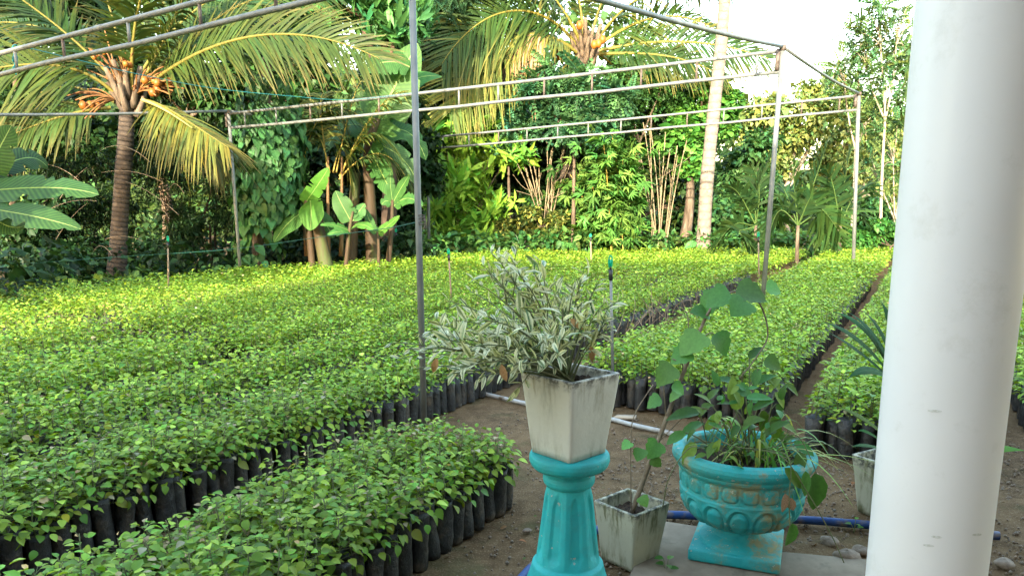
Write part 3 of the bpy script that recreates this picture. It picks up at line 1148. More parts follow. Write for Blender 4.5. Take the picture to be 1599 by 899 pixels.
def square_pot(name, label, group, c, rz, mat, top=.1175, bot=.088, h=.27, wall=.018, soil=.235, lean=0.0):
    o = thing(name, label, 'plant pot', c, group)
    o.rotation_euler = (lean, 0, rz)

    def sq(A, R, Z):
        p = 26
        return R / (np.abs(np.cos(A)) ** p + np.abs(np.sin(A)) ** p) ** (1 / p) * (1 + .006 * np.sin(3 * A + 20 * Z))
    g = Geo()
    n = 12
    pr = [(bot + (top - bot) * i / n, h * i / n) for i in range(n)] + [(top - .0008, h - .004), (top, h - .001), (top - .002, h + .001), (top - wall + .002, h + .0012), (top - wall, h - .002)]
    pr += [(top - wall - .03 * q, h - .002 - q * .22) for q in np.linspace(.05, 1, 6)]
    lathe(g, [(.001, .001), (bot - .002, 0)] + pr, 128, rad=sq)
    g.build('body', mat, o)
    g = Geo()
    r_, a_ = np.meshgrid(np.linspace(0, 1, 12), np.linspace(0, 2 * math.pi, 40, endpoint=False), indexing='ij')
    R = sq(a_, r_ * (top - wall - .002), r_ * 0)
    V = np.stack((R * np.cos(a_), R * np.sin(a_), soil + .006 * rng.normal(size=r_.shape)), -1)
    g.add(V.reshape(-1, 3), grid_faces(12, 40, True))
    g.build('soil', M['potsoil'], o)
    return o


GP = 'square white cement pots'
potA = square_pot('square_pot', 'white tapered square pot with a blackened rim standing on the turquoise pedestal', GP, (PCX - .002, PCY + .0, .7145), math.radians(43), M['pot_white'], soil=.24)
pb = gnd(990, 893)
potB = square_pot('square_pot', 'grimy white square pot standing on the soil between the pedestal and the turquoise urn', GP, (pb[0] + .0, pb[1] + .12, .0), math.radians(41), M['pot_grimy'], soil=.215)
pc = gnd(1352, 808)
potC = square_pot('square_pot', 'square cement pot of strap leaves half hidden behind the white column', GP, (pc[0] + .125, pc[1] + .05, .0), math.radians(30), M['pot_grimy'], top=.135, h=.30, bot=.095)

UC = gnd(1150, 868)
UX, UY = UC[0], UC[1]
UZ = .033


def urn_relief(A, R, Z):
    n = 15
    fa = (A * n / (2 * math.pi)) % 1
    d = np.sqrt(((fa - .5) / .37) ** 2 + ((Z - .212) / .058) ** 2)
    a_ = .007 * np.clip((1 - d) / .25, 0, 1) - .0075 * np.exp(-((d - 1.02) / .13) ** 2) + .005 * np.exp(-((d - 1.28) / .13) ** 2)
    a_ = a_ * ((Z > .13) & (Z < .285) & (R > .1))
    n2 = 20
    fb = (A * n2 / (2 * math.pi)) % 1
    d2 = np.maximum(np.abs(fb - .5) / .38, np.abs(Z - .343) / .031)
    d2b = (np.abs((fb - .5) / .38) ** 4 + np.abs((Z - .343) / .031) ** 4) ** .25
    b_ = .005 * np.clip((1 - d2b) / .2, 0, 1) - .005 * np.exp(-((d2b - 1.05) / .1) ** 2)
    b_ = b_ * ((Z > .302) & (Z < .384) & (R > .2))
    return R + a_ + b_


URN_L = 'turquoise bowl shaped urn with oval relief on a square foot, full of straggling plants'
urn = thing('urn', URN_L, 'urn', (UX, UY, UZ))
UO = (UX, UY, UZ)
g = Geo()
pr = [(.17, .052), (.165, .066), (.14, .076), (.115, .088), (.10, .105), (.098, .12), (.115, .13), (.16, .145), (.205, .17), (.235, .205), (.252, .245), (.259, .28), (.263, .292), (.262, .297), (.256, .301), (.262, .345), (.265, .382), (.27, .386)]
lathe(g, dense(pr, 130), 300, UO, rad=urn_relief)
g.build('bowl', M['turq'], urn, UO)
g = Geo()
pr = [(.268, .384), (.276, .39), (.282, .402), (.281, .41), (.289, .414), (.298, .428), (.302, .443), (.299, .458), (.288, .470), (.272, .475), (.256, .472), (.247, .462), (.243, .44), (.238, .40), (.23, .36)]
lathe(g, dense(pr, 60), 128, UO, rad=lambda A, R, Z: R * (1 + .006 * np.sin(2 * A) + .004 * np.sin(5 * A + 1)))
g.build('rim', M['turq'], urn, UO)
g = Geo()
r_, a_ = np.meshgrid(np.linspace(0, .24, 14), np.linspace(0, 2 * math.pi, 40, endpoint=False), indexing='ij')
V = np.stack((UX + r_ * np.cos(a_), UY + r_ * np.sin(a_), UZ + .405 + .012 * rng.normal(size=r_.shape)), -1)
g.add(V.reshape(-1, 3), grid_faces(14, 40, True))
g.build('soil', M['potsoil'], urn, UO)
g = Geo()
box(g, (UX, UY, UZ + .027), (.375, .375, .052), math.radians(-22))
bevel(g.build('foot_plate', M['turq'], urn, UO, smooth=False), .008)

# paving slabs under the urn
for i, (c, sz, rz, lab) in enumerate((((1105, 878), (.56, .62), -22, 'pale concrete paving slab under the foot of the turquoise urn'),
                                      ((1275, 905), (.50, .42), -12, 'pale concrete paving slab right of the urn foot, beside the white column'))):
    p = gnd(*c)
    g = Geo()
    box(g, (0, 0, .012), (sz[0], sz[1], .036 if i == 0 else .03))
    o = g.build('paving_slab', M['slab'], smooth=False)
    o.location = (p[0], p[1], .0 if i == 0 else -.008)
    o.rotation_euler = (0, 0, math.radians(rz))
    bevel(o, .006)
    tag(o, lab, 'paving slab', 'paving slabs round the urn')

# broken tile by the white pipe
p = gnd(976, 653)
g = Geo()
g.add([(-.09, -.03, 0), (.07, -.045, 0), (.09, .03, 0), (-.05, .045, 0), (-.09, -.03, .02), (.07, -.045, .022), (.09, .03, .02), (-.05, .045, .018)],
      [(3, 2, 1, 0), (4, 5, 6, 7), (0, 1, 5, 4), (1, 2, 6, 5), (2, 3, 7, 6), (3, 0, 4, 7)])
o = g.build('tile_fragment', simple_mat('tile_clay', (.42, .32, .22), (.5, .4, .3), 20, .9), smooth=False)
o.location = (p[0], p[1], .0)
tag(o, 'flat pale broken tile lying beside the white pipe behind the square pot', 'tile')

# pipes and hose on the ground
g = Geo()
P = [gnd(a, b, .018) + np.array((0, 0, rng.normal(0, .003))) for a, b in ((700, 597), (725, 606), (770, 617), (818, 629), (880, 640), (950, 653), (985, 662), (1030, 672), (1068, 680), (1130, 690))]
tube(g, spline(P, 5), .0165, 10)
tag(g.build('white_pipe', M['white_pvc']), 'long thin white plastic pipe lying on the soil behind the pots', 'pipe')
g = Geo()
P = [gnd(a, b, .026) for a, b in ((770, 960), (815, 902), (852, 868), (920, 832), (990, 806), (1045, 803), (1110, 806), (1200, 809), (1270, 812), (1345, 818), (1450, 826), (1560, 836))]
tube(g, spline(P, 8), .0205, 14)
tag(g.build('blue_hose', M['blue_hose']), 'thick blue hose running along the ground behind the pedestal and the urn', 'hose')

# ------------------------------------------------------------------ pipe frame over the beds
frame = thing('pipe_frame', 'tall frame of grey galvanised pipes with ladder trusses standing over the seedling beds', 'pipe frame', (-.58, 4.7, 0))
FO = (-.58, 4.7, 0)
mpole = gnd(663, 690, 0)
mtop = at(641.5, -84, mpole[1])
L1b, L1t = at(376, 436, 14.6), at(357, 176, 14.6)
R1b, R1t = at(1190, 482, 10.3), at(1222, 77, 10.3)
R2b, R2t = at(1332, 420, 17.26), at(1341, 148, 17.26)
Cb, Ct = at(670, 397, 21.44), at(668, 214, 21.44)


def to_ground(b, t_):
    d = t_ - b
    return b - d * (b[2] / d[2])


for b, t_, r in ((mpole, mtop, .0205), (L1b, L1t, .03), (R1b, R1t, .033), (R2b, R2t, .042), (Cb, Ct, .044)):
    g = Geo()
    tube(g, [to_ground(b, t_), (b + t_) / 2, t_], r, 14)
    po = g.build('pole', M['metal'], frame, FO)
    g = Geo()
    d = unit(t_ - b)
    tube(g, [t_ - d * .02, t_ + d * .05], r * 1.35, 12)
    tube(g, [t_ - d * .26 + np.array((-.05, 0, 0)) * (r / .03), t_ + d * .0 + np.array((-.05, 0, 0)) * (r / .03)], r * .9, 6)
    g.build('bracket', M['rust'], po, FO)
A0 = at(0, 80, 6.82)
dirA = (A0 - mtop) / np.linalg.norm((A0 - mtop)[:2])
Atop = [mtop, mtop + dirA * 10]
Adrop = (at(0, 80, 6.82)[2] - at(0, 112, 6.82)[2])


def truss(p, q, drop, rp, ns, jit=0.0, rs=None):
    g = Geo()
    n = 9
    u = np.linspace(0, 1, n)[:, None]
    top = p * (1 - u) + q * u
    top = top + np.array((0, 0, 1.0)) * (-.02 * np.sin(np.pi * u))
    tube(g, top, rp, 10)
    for k_ in np.linspace(.08, .95, 5):
        c = p * (1 - k_) + q * k_ + np.array((0, 0, -.02 * math.sin(math.pi * k_)))
        dd = (q - p) / np.linalg.norm(q - p) * .05
        tube(g, [c - dd, c + dd], rp * 1.12, 10)
    tr = g.build('top_rail', M['metal'], frame, FO)
    g = Geo()
    dv = np.array((0, 0, -1.0)) * drop
    tube(g, top + dv + np.array((0, 0, 1.0)) * (.008 * np.sin(u * 21)), rp, 10)
    g.build('bottom_rail', M['metal'], tr, FO)
    for i in range(ns):
        k_ = (i + .45 + rng.normal(0, .04)) / ns
        c = p * (1 - k_) + q * k_ + np.array((0, 0, -.02 * math.sin(math.pi * k_)))
        g = Geo()
        tube(g, [c, c + dv], (rs or rp * .66), 8)
        g.build('strut', M['metal'] if rng.random() < .75 else M['rust'], tr, FO)
    return tr


truss(Atop[0], Atop[1], Adrop, .0195, 13)
dz = np.array((0, 0, -.02))
truss(R1t + dz, L1t + dz, .26, .0245, 13)
truss(R2t + dz, Ct + dz, .30, .028, 13)
for a_, b_ in ((mtop, R1t), (R1t, R2t), (Atop[1], L1t), (L1t, Ct)):
    g = Geo()
    u = np.linspace(0, 1, 7)[:, None]
    tube(g, a_ * (1 - u) + b_ * u + np.array((0, 0, 1.0)) * (.03 - .05 * np.sin(np.pi * u)), .0235, 10)
    g.build('tie_pipe', M['metal'], frame, FO)
# far left post that carries the left end of the front truss
g = Geo()
tube(g, [(Atop[1][0], Atop[1][1], 0), Atop[1]], .024, 12)
g.build('pole', M['metal'], frame, FO)
# wire knot round the front pole
g = Geo()
kc = at(657.5, 343, mpole[1])
ax = unit(mtop - mpole)
for i in range(4):
    a = np.linspace(0, 2 * math.pi, 20)
    rr = .0235
    tube(g, np.stack((kc[0] + rr * np.cos(a), kc[1] + rr * np.sin(a), kc[2] + .012 * (i - 1.5) + .012 * np.sin(a + i)), 1), .0028, 5)
for i in range(5):
    q = kc + np.array((.022, -.015, 0)) + rng.normal(0, .012, 3)
    tube(g, bez([kc + np.array((.02, -.01, .01)), q + np.array((.03, 0, .0)), q + np.array((.012, -.01, -.045))], 7), .0022, 4)
tag(g.build('wire_knot', M['rust']), 'knot of dark binding wire wrapped round the middle of the front pole', 'wire')

# cords
M['cord_dark'] = simple_mat('dark_green_cord', (.008, .06, .05), (.012, .09, .07), 30, .6, 0)
yA = 6.9
P = [at(24, 108, yA), at(23, 76, yA), at(40, 74, 7.0), at(130, 96, 8.0), at(220, 117, 9.0), at(333, 138, 10.2), at(450, 150, 11.2), at(545, 156, 12.0), at(652, 145, 12.65)]
g = Geo()
tube(g, spline(P[2:], 6), .004, 6)
for i in range(3):
    c = P[0] * (1 - i / 2) + P[1] * i / 2
    a = np.linspace(0, 2 * math.pi, 16)
    tube(g, np.stack((c[0] + .027 * np.cos(a) * .4, c[1] + .03 * np.sin(a), c[2] + .03 * np.cos(a)), 1), .006, 5)
tube(g, spline([P[0] + np.array((0, 0, -.05)), P[0], P[1], P[2]], 5), .0065, 6)
tag(g.build('cord', M['cord']), 'teal cord slung from the front truss down to the second truss across the palm', 'cord', 'cords strung on the pipe frame')
P = [at(-60, 419, 12.5), at(0, 415, 12.3), at(170, 402, 11.2), at(350, 390, 9.8), at(500, 370, 7.2), at(600, 357, 5.5), at(656, 346, mpole[1])]
g = Geo()
tube(g, spline(P, 6), [.007] * 31 + [.005] * 6 if False else .0028, 5)
tag(g.build('cord', M['cord_dark']), 'low thin dark cord running from the front pole to the left past the banana plants', 'cord', 'cords strung on the pipe frame')

# ------------------------------------------------------------------ sprinkler risers
STK = [(955, 640, 398, 'near', 'sprinkler riser with green head nearest the camera, behind the variegated shrub', 0),
       (703, 454, 388, 'far', 'sprinkler riser with green head just right of the front pole', 1),
       (262, 442, 368, 'far', 'thin sprinkler riser at the far left, in front of the dark undergrowth', 0),
       (922, 402, 365, 'far', 'short grey sprinkler riser in front of the yellow bamboo', 0),
       (1184, 425, 362, 'far', 'sprinkler riser with green head beside the right hand pole of the second truss', 0),
       (1308, 386, 334, 'far', 'thin grey sprinkler riser in front of the young palms at the right', 0),
       (618, 400, 357, 'far', 'thin wooden sprinkler riser in front of the banana stems', 0)]
for px, yb, yt, kd, lab, lean in STK:
    b = gnd(px + (3 if kd == 'near' else 1), yb, 0 if kd == 'near' else .43)
    tp_ = at(px - (2 if kd == 'near' else 3 * lean), yt, b[1])
    b = to_ground(b, tp_)
    r = .0115 if kd == 'near' else max(.0125, .0011 * b[1])
    o = thing('sprinkler_riser', lab, 'sprinkler', b, 'sprinkler risers standing in the beds')
    d = tp_ - b
    g = Geo()
    tube(g, [b, b + d * .5, b + d * .86], [r, r, r * .9], 10)
    g.build('riser_pipe', M['metal'] if kd == 'near' else M['twig'], o, b)
    g = Geo()
    k = r / .0115
    e = b + d * .86
    hd = np.linalg.norm(d) * .14
    ez = unit(d)
    tube(g, [e - ez * .02 * k, e + ez * hd * .35], r * 1.35, 10)
    tube(g, [e + ez * hd * .35, e + ez * hd * .5], r * .7, 8)
    h_ = g.build('sprinkler_base', M['black_plastic'], o, b)
    g = Geo()
    c = e + ez * hd * .7
    a = np.linspace(0, 2 * math.pi, 14)
    tube(g, np.stack((c[0] + r * 1.15 * np.cos(a), c[1] + 0 * a, c[2] + hd * .27 * np.sin(a)), 1), r * .5, 6, caps=False)
    tube(g, [c - ez * hd * .25, c + ez * hd * .1], [r * .55, r * .8], 8)
    g.build('sprinkler_head', M['green_plastic'], o, b)


# ------------------------------------------------------------------ potted plants at the front
def leaf_meshes(name, tp, mat, n, col, k=.2, tips=None, ptip=0):
    out = []
    for i in range(n):
        g = Geo()
        V = tp[0].copy()
        V[:, 2] += rng.normal(0, .12) * V[:, 1] ** 2 + rng.normal(0, .1) * V[:, 0]
        V[:, 0] += rng.normal(0, .06) * V[:, 1] ** 2
        g.add(V, tp[1], jcol(col, 1, k, .12, tips, ptip)[0], 0, tp[0] * np.array((2.2, 1, 1)))
        out.append(g.mesh(name, mat))
    return out


def leaf_objs(parent, name, meshes, P, A, N, L, W, origin):
    P = np.asarray(P) - np.asarray(origin)
    A = unit(A)
    X = unit(np.cross(A, N)); Z = np.cross(X, A)
    for i in range(len(P)):
        o = link(name, meshes[i % len(meshes)], parent)
        m = np.eye(4)
        m[:3, 0] = X[i] * W[i]; m[:3, 1] = A[i] * L[i]; m[:3, 2] = Z[i] * L[i]; m[:3, 3] = P[i]
        o.matrix_local = Matrix(m.tolist())


# variegated shrub in the raised pot
so = np.array((PCX - .01, PCY, .955))
shrub = thing('variegated_shrub', 'straggling shrub with narrow cream edged leaves growing out of the white pot on the pedestal', 'shrub', so)
TIPS = [(612, 535, 2.2), (655, 520, 2.3), (650, 575, 2.15), (690, 500, 2.5), (700, 470, 2.4), (735, 455, 2.6), (768, 396, 2.5), (790, 405, 2.3), (835, 428, 2.4),
        (815, 470, 2.6), (705, 560, 2.1), (745, 592, 2.12), (775, 585, 2.05), (815, 560, 2.05), (860, 470, 2.55), (895, 455, 2.3), (935, 440, 2.4), (948, 470, 2.35),
        (915, 500, 2.2), (955, 515, 2.3), (880, 510, 2.1), (790, 500, 2.7), (840, 520, 2.15), (760, 520, 2.2), (730, 525, 2.55), (870, 560, 2.08), (930, 545, 2.3), (770, 440, 2.45)]
T_VAR = tpl_blade([(0, 0), (.2, .105), (.5, .15), (.8, .09), (1, 0)], .22, .5)
LP, LA, LN, LL = [], [], [], []
gb = Geo()
TIPS += [(773, 393, 2.45), (797, 402, 2.35), (755, 415, 2.4), (832, 425, 2.3), (742, 440, 2.4), (905, 440, 2.35), (865, 440, 2.5), (625, 560, 2.25), (640, 545, 2.15), (668, 545, 2.3), (672, 505, 2.35), (690, 530, 2.2), (712, 500, 2.2), (690, 585, 2.1), (720, 575, 2.05), (745, 500, 2.15), (720, 545, 2.15), (660, 560, 2.4)]
for (px, py, Y) in TIPS:
    e = at(px, py, Y)
    b = so + np.array((rng.normal(0, .012), rng.normal(0, .012), 0))
    mid = b + (e - b) * .5 + np.array((0, 0, .05 + .05 * rng.random())) + rng.normal(0, .012, 3)
    if e[2] < so[2] + .03:
        mid[2] = so[2] + .06
    R = bez([b, mid, e], 16)
    tube(gb, R, np.linspace(.0042, .0014, 16), 5, caps=False)
    runs = [(R, .36, 9)]
    for q in range(2):
        i0 = int(rng.integers(5, 12))
        d = unit(unit(R[i0 + 1] - R[i0]) + rng.normal(0, .6, 3) + np.array((0, 0, .25)))
        tw = bez([R[i0], R[i0] + d * .05, R[i0] + d * .1 + np.array((0, 0, .01))], 8)
        tube(gb, tw, np.linspace(.0022, .001, 8), 4, caps=False)
        runs.append((tw, .3, 5))
    for R_, u0, k in runs:
        for u in np.linspace(u0, 1, k):
            i = min(int(u * (len(R_) - 1)), len(R_) - 2)
            T_ = unit(R_[i + 1] - R_[i])
            s = unit(np.cross(T_, rng.normal(size=3)))
            LP.append(R_[i] + (R_[i + 1] - R_[i]) * (u * (len(R_) - 1) - i))
            LA.append(unit(T_ * .75 + s * .8 + np.array((0, 0, rng.normal(.05, .25)))))
            LN.append(unit(np.array((0, -.35, 1.0)) + rng.normal(0, .5, 3)))
            LL.append(.042 * math.exp(rng.normal(0, .22)) * (1.1 if u < .9 else .85))
LP, LA, LN, LL = map(np.array, (LP, LA, LN, LL))
gb.build('branches', M['stem'], shrub, so)
ordr = np.argsort(LP[:, 1] - .4 * LL * 10)
a_, b_ = ordr[:300], ordr[300:]
ms = leaf_meshes('leaf', T_VAR, M['varieg'], 8, (.12, .19, .085), .25)
leaf_objs(shrub, 'leaf', ms, LP[a_], LA[a_], LN[a_], LL[a_], LL[a_] * 1.05, so)
g = Geo()
add_leaves(g, T_VAR, LP[b_], LA[b_], LN[b_], LL[b_], LL[b_] * 1.05, jcol((.12, .19, .085), len(b_), .25))
tag(g.build('leaves', M['varieg'], shrub, so), kind='stuff')
dm = leaf_meshes('dry_leaf', T_VAR, simple_mat('withered_leaf', (.42, .2, .07), (.5, .3, .13), 12, .6), 3, (1, 1, 1))
D_ = [((922, 540, 2.3), (.2, -.1, -1)), ((783, 568, 2.06), (.15, 0, -1)), ((890, 497, 2.3), (.6, -.1, -.5)), ((683, 558, 2.15), (-.3, 0, -.8))]
leaf_objs(shrub, 'dry_leaf', dm, [at(*d[0]) for d in D_], [d[1] for d in D_], [(0, -1, .2)] * 4, [.055] * 4, [.075] * 4, so)

# climber with lobed leaves in the low pot
T_LOBE = tpl_blade([(0, .1), (.03, .34), (.16, .5), (.3, .55), (.42, .44), (.55, .48), (.72, .3), (.82, .24), (1, 0)], .25, .22)
so = np.array((pb[0], pb[1] + .12, .215))
cl = thing('climbing_plant', 'tall bare stemmed climber with a few lobed leaves growing out of the grimy square pot', 'plant', so)
gb = Geo()
main = spline([so, at(1012, 730, 3.0), at(1040, 655, 3.02), at(1060, 600, 3.05), at(1082, 545, 3.05), at(1100, 500, 3.08), at(1118, 470, 3.1)], 6)
tube(gb, main, np.linspace(.012, .006, len(main)), 8)
br = spline([main[-1], at(1148, 455, 3.1), at(1178, 464, 3.1), at(1194, 492, 3.1), at(1198, 528, 3.1), at(1178, 562, 3.08), at(1155, 590, 3.05)], 6)
tube(gb, br, np.linspace(.005, .0025, len(br)), 6)
for P in ([main[18], at(1066, 570, 3.0), at(1050, 560, 2.98)], [main[24], at(1108, 520, 3.0), at(1125, 530, 3.0)], [main[12], at(1035, 590, 3.0), at(1030, 575, 3.0)], [main[20], at(1075, 500, 3.1), at(1062, 478, 3.12)],
          [so, at(985, 700, 2.95), at(990, 650, 2.95), at(1020, 600, 2.96)], [main[9], at(1080, 640, 3.0), at(1110, 640, 3.0)]):
    tube(gb, spline(P, 5), .0026, 5)
gb.build('stem', M['twig'], cl, so)
LV = [((1140, 458, 3.05), (-.9, -.2, -.25), .13), ((1150, 452, 3.06), (.8, -.3, -.15), .15), ((1120, 462, 3.1), (-.8, 0, -.6), .12), ((1165, 470, 3.0), (-.5, -.5, -.35), .13), ((1196, 448, 3.15), (.9, 0, -.25), .09),
      ((1098, 522, 3.0), (-.75, -.3, -.5), .15), ((1078, 548, 3.0), (-.8, -.3, -.25), .11), ((1052, 572, 2.98), (-.7, -.3, -.5), .12), ((1118, 520, 3.0), (.5, -.3, -.75), .12), ((1105, 490, 3.1), (-.5, -.2, .1), .1),
      ((1050, 600, 2.98), (.7, -.2, -.5), .075), ((1062, 612, 3.0), (-.7, -.3, -.4), .07), ((1032, 622, 3.0), (-.8, 0, -.35), .08), ((1195, 560, 3.05), (.7, -.3, -.4), .09), ((1150, 605, 3.0), (.6, -.3, -.2), .08),
      ((1002, 700, 2.95), (-.3, -.5, -.6), .07), ((985, 690, 2.95), (-.7, -.4, -.3), .06), ((1000, 775, 2.9), (.4, -.6, -.4), .06), ((1030, 690, 3.0), (-.6, -.4, -.55), .10), ((1018, 715, 2.98), (.6, -.4, -.5), .06)]
ms = leaf_meshes('leaf', T_LOBE, M['strap'], 6, (.10, .22, .045), .22)
leaf_objs(cl, 'leaf', ms, [at(*v[0]) for v in LV], [v[1] for v in LV], unit(np.array([(rng.normal(0, .35), -.6, .8) for v in LV])), [v[2] * .85 for v in LV], [v[2] * .85 for v in LV], so)

# plants in the urn
so = np.array((UX, UY, UZ + .405))
gr = thing('grassy_clump', 'clump of arching grass like blades growing in the turquoise urn', 'plant', so)
for i in range(54):
    a = rng.uniform(0, 6.28)
    b = so + np.array((math.cos(a), math.sin(a), 0)) * rng.uniform(0, .15) + np.array((.07, -.02, 0))
    d = np.array((math.cos(a) + .25, math.sin(a) * .9, 0))
    ln = rng.uniform(.14, .34)
    hgt = rng.uniform(.10, .34)
    g = Geo()
    big_leaf(g, [b, b + d * ln * .3 + np.array((0, 0, hgt)), b + d * ln + np.array((0, 0, rng.uniform(-.12, .12)))], rng.uniform(.004, .008),
             col=jcol((.15, .27, .045), 1, .25, .2, (.36, .36, .09), .3)[0], fold=.3, wave=.0, tears=0, rib=0, n=9, shape=[(0, .8), (.5, 1), (.85, .6), (1, .05)])
    g.build('blade', M['strap'], gr, so)
lf = thing('leafy_plant', 'bushy plant with broad oval leaves on long stalks standing in the turquoise urn', 'plant', so)
gb = Geo()
T_OVAL = tpl_blade([(0, 0), (.1, .2), (.35, .32), (.65, .28), (.88, .12), (1, 0)], .25, .3)
V_ = [((1092, 645, 2.95), (-1, -.1, .12), .15), ((1098, 660, 3.0), (-.8, -.3, -.15), .13), ((1150, 640, 3.0), (-.1, -.2, 1), .13), ((1140, 625, 3.0), (.15, 0, 1), .12), ((1175, 640, 2.95), (.6, -.3, .5), .11), ((1165, 622, 2.95), (.9, -.2, .15), .12),
      ((1190, 640, 3.05), (.2, -.2, -1), .11), ((1205, 650, 3.0), (.3, -.3, -.9), .13), ((1212, 630, 3.05), (.4, -.2, -.8), .10), ((1180, 600, 3.1), (.5, -.1, .6), .10), ((1200, 590, 3.1), (.6, -.3, -.4), .09), ((1210, 612, 3.05), (.5, -.3, -.6), .09),
      ((1185, 575, 3.1), (-.2, -.3, -.5), .10), ((1130, 660, 2.95), (-.5, -.4, .3), .12), ((1160, 665, 2.9), (.2, -.5, .5), .12), ((1120, 690, 2.9), (-.5, -.5, -.2), .10), ((1200, 680, 2.9), (.1, -.5, .8), .13), ((1205, 735, 2.85), (0, -.4, .85), .17),
      ((1155, 735, 2.82), (-.2, -.5, .7), .13), ((1085, 690, 2.95), (-.4, -.3, -.6), .12), ((1070, 675, 2.95), (-.9, -.3, -.4), .11), ((1240, 690, 2.95), (.6, -.5, -.3), .11), ((1250, 705, 2.85), (-.2, -.6, -.55), .11), ((1225, 600, 3.15), (.7, -.2, -.3), .09),
      ((1170, 560, 3.15), (.4, 0, .6), .09), ((1150, 600, 3.1), (-.6, -.2, .4), .11), ((1110, 630, 3.05), (-.5, 0, .5), .09), ((1215, 660, 2.95), (.8, -.3, -.2), .1)]
for v in V_:
    e = at(*v[0])
    b = so + np.array((rng.normal(0, .05), rng.normal(0, .04), 0))
    tube(gb, bez([b, (b + e) / 2 + np.array((0, 0, .05)), e], 8), .0028, 5)
gb.build('stalks', M['stem'], lf, so)
ms = leaf_meshes('leaf', T_OVAL, M['strap'], 8, (.065, .165, .035), .3, (.15, .23, .045), .3)
more = [(at(rng.uniform(1085, 1235), rng.uniform(590, 715), rng.uniform(2.85, 3.15)), rdir(1)[0] + np.array((0, -.3, .2)), rng.uniform(.05, .085)) for _ in range(58)]
Pq = [at(*v[0]) for v in V_] + [m_[0] for m_ in more]
Aq = [v[1] for v in V_] + [m_[1] for m_ in more]
Lq = .86 * np.array([v[2] for v in V_] + [m_[2] for m_ in more])
leaf_objs(lf, 'leaf', ms, Pq, Aq, unit(np.array([(rng.normal(0, .3), -.5, .9) for _ in Pq])), Lq, Lq * .82, so)
tr = thing('trailing_plant', 'thin stems with drooping leaves trailing over the right rim of the turquoise urn', 'plant', so)
gb = Geo()
for P in ([(1165, 700, 2.85), (1220, 712, 2.72), (1262, 770, 2.70), (1300, 838, 2.7), (1318, 878, 2.68)], [(1190, 700, 2.85), (1232, 715, 2.72), (1232, 780, 2.70), (1234, 830, 2.69)], [(1215, 690, 2.9), (1245, 680, 2.85), (1272, 730, 2.82), (1278, 760, 2.82)],
          [(1095, 660, 3.0), (1130, 690, 2.85), (1170, 700, 2.82), (1215, 695, 2.85), (1232, 665, 2.95), (1222, 640, 3.0)], [(1100, 700, 2.8), (1075, 700, 2.75), (1045, 745, 2.75), (1035, 790, 2.8)], [(1215, 700, 2.9), (1262, 692, 2.9), (1300, 694, 2.9)]):
    tube(gb, spline([at(*q) for q in P], 7), .0022, 5)
gb.build('stems', M['stem'], tr, so)
ms = leaf_meshes('leaf', T_OVAL, M['strap'], 4, (.06, .15, .03), .2)
LV = [((1237, 816, 2.69), (.05, -.1, -1), .115, .7), ((1272, 738, 2.81), (.12, -.1, -1), .17, .9), ((1258, 735, 2.75), (-.1, -.1, -1), .10, .7), ((1225, 730, 2.72), (.7, -.2, -.7), .12, .6)]
leaf_objs(tr, 'leaf', ms, [at(*v[0]) for v in LV], [v[1] for v in LV], [(.2, -1, .2)] * 4, [v[2] for v in LV], [v[2] * v[3] for v in LV], so)
dm = leaf_meshes('dry_leaf', T_OVAL, M['deadleaf'], 2, (1, 1, 1))
leaf_objs(tr, 'dry_leaf', dm, [at(1226, 770, 2.70), at(1232, 776, 2.71)], [(-.1, -.2, -1), (.3, -.1, -.9)], [(.4, -1, .2), (-.4, -1, .1)], [.075, .06], [.07, .06], so)

# strap leaved plant behind the column
so = np.array((pc[0] + .125, pc[1] + .05, .235))
sp = thing('strap_leaved_plant', 'plant with long dark strap leaves rising from the pot behind the white column', 'plant', so)
cb = at(1400, 600, 3.35)
gb = Geo()
tube(gb, [so, (so + cb) / 2, cb], [.016, .014, .012], 8)
gb.build('stem', M['stem'], sp, so)
for i, (m_, e, w) in enumerate((((1350, 520, 3.25), (1287, 503, 3.2), .021), ((1345, 545, 3.2), (1296, 520, 3.1), .017), ((1365, 500, 3.35), (1300, 486, 3.4), .02), ((1380, 520, 3.3), (1326, 488, 3.3), .022), ((1390, 520, 3.35), (1349, 486, 3.35), .02),
                                ((1400, 500, 3.4), (1375, 470, 3.5), .02), ((1360, 560, 3.1), (1325, 590, 3.0), .02), ((1430, 520, 3.4), (1460, 480, 3.45), .022), ((1450, 560, 3.3), (1500, 560, 3.2), .022))):
    g = Geo()
    big_leaf(g, [cb, at(*m_), at(*e)], w * 1.35, nrm=(.3, -.5, .8), col=jcol((.022, .085, .028), 1, .15)[0], fold=.5, wave=.02, tears=0, rib=.003, n=14, shape=[(0, .5), (.3, 1), (.7, .8), (1, .03)], ribcol=(.06, .16, .06))
    g.build('leaf', M['strap_dark'], sp, so)
for i, (b0, m_, e, w, c) in enumerate((((1400, 700, 3.3), (1360, 650, 3.25), (1309, 636, 3.2), .026, (.075, .13, .02)), ((1400, 710, 3.3), (1360, 668, 3.2), (1340, 672, 3.2), .018, (.04, .13, .04)), ((1400, 715, 3.25), (1365, 688, 3.1), (1330, 697, 3.05), .016, (.03, .09, .03)),
                                       ((1430, 720, 3.3), (1530, 690, 3.3), (1600, 703, 3.3), .035, (.08, .2, .03)))):
    g = Geo()
    big_leaf(g, [at(*b0), at(*m_), at(*e)], w, nrm=(0, -.4, .9), col=c, fold=.4, wave=.02, tears=0, rib=.003, n=14, shape=[(0, .3), (.4, 1), (.75, .8), (1, .03)], ribcol=(.12, .2, .08))
    g.build('leaf', M['strap_dark'], sp, so)

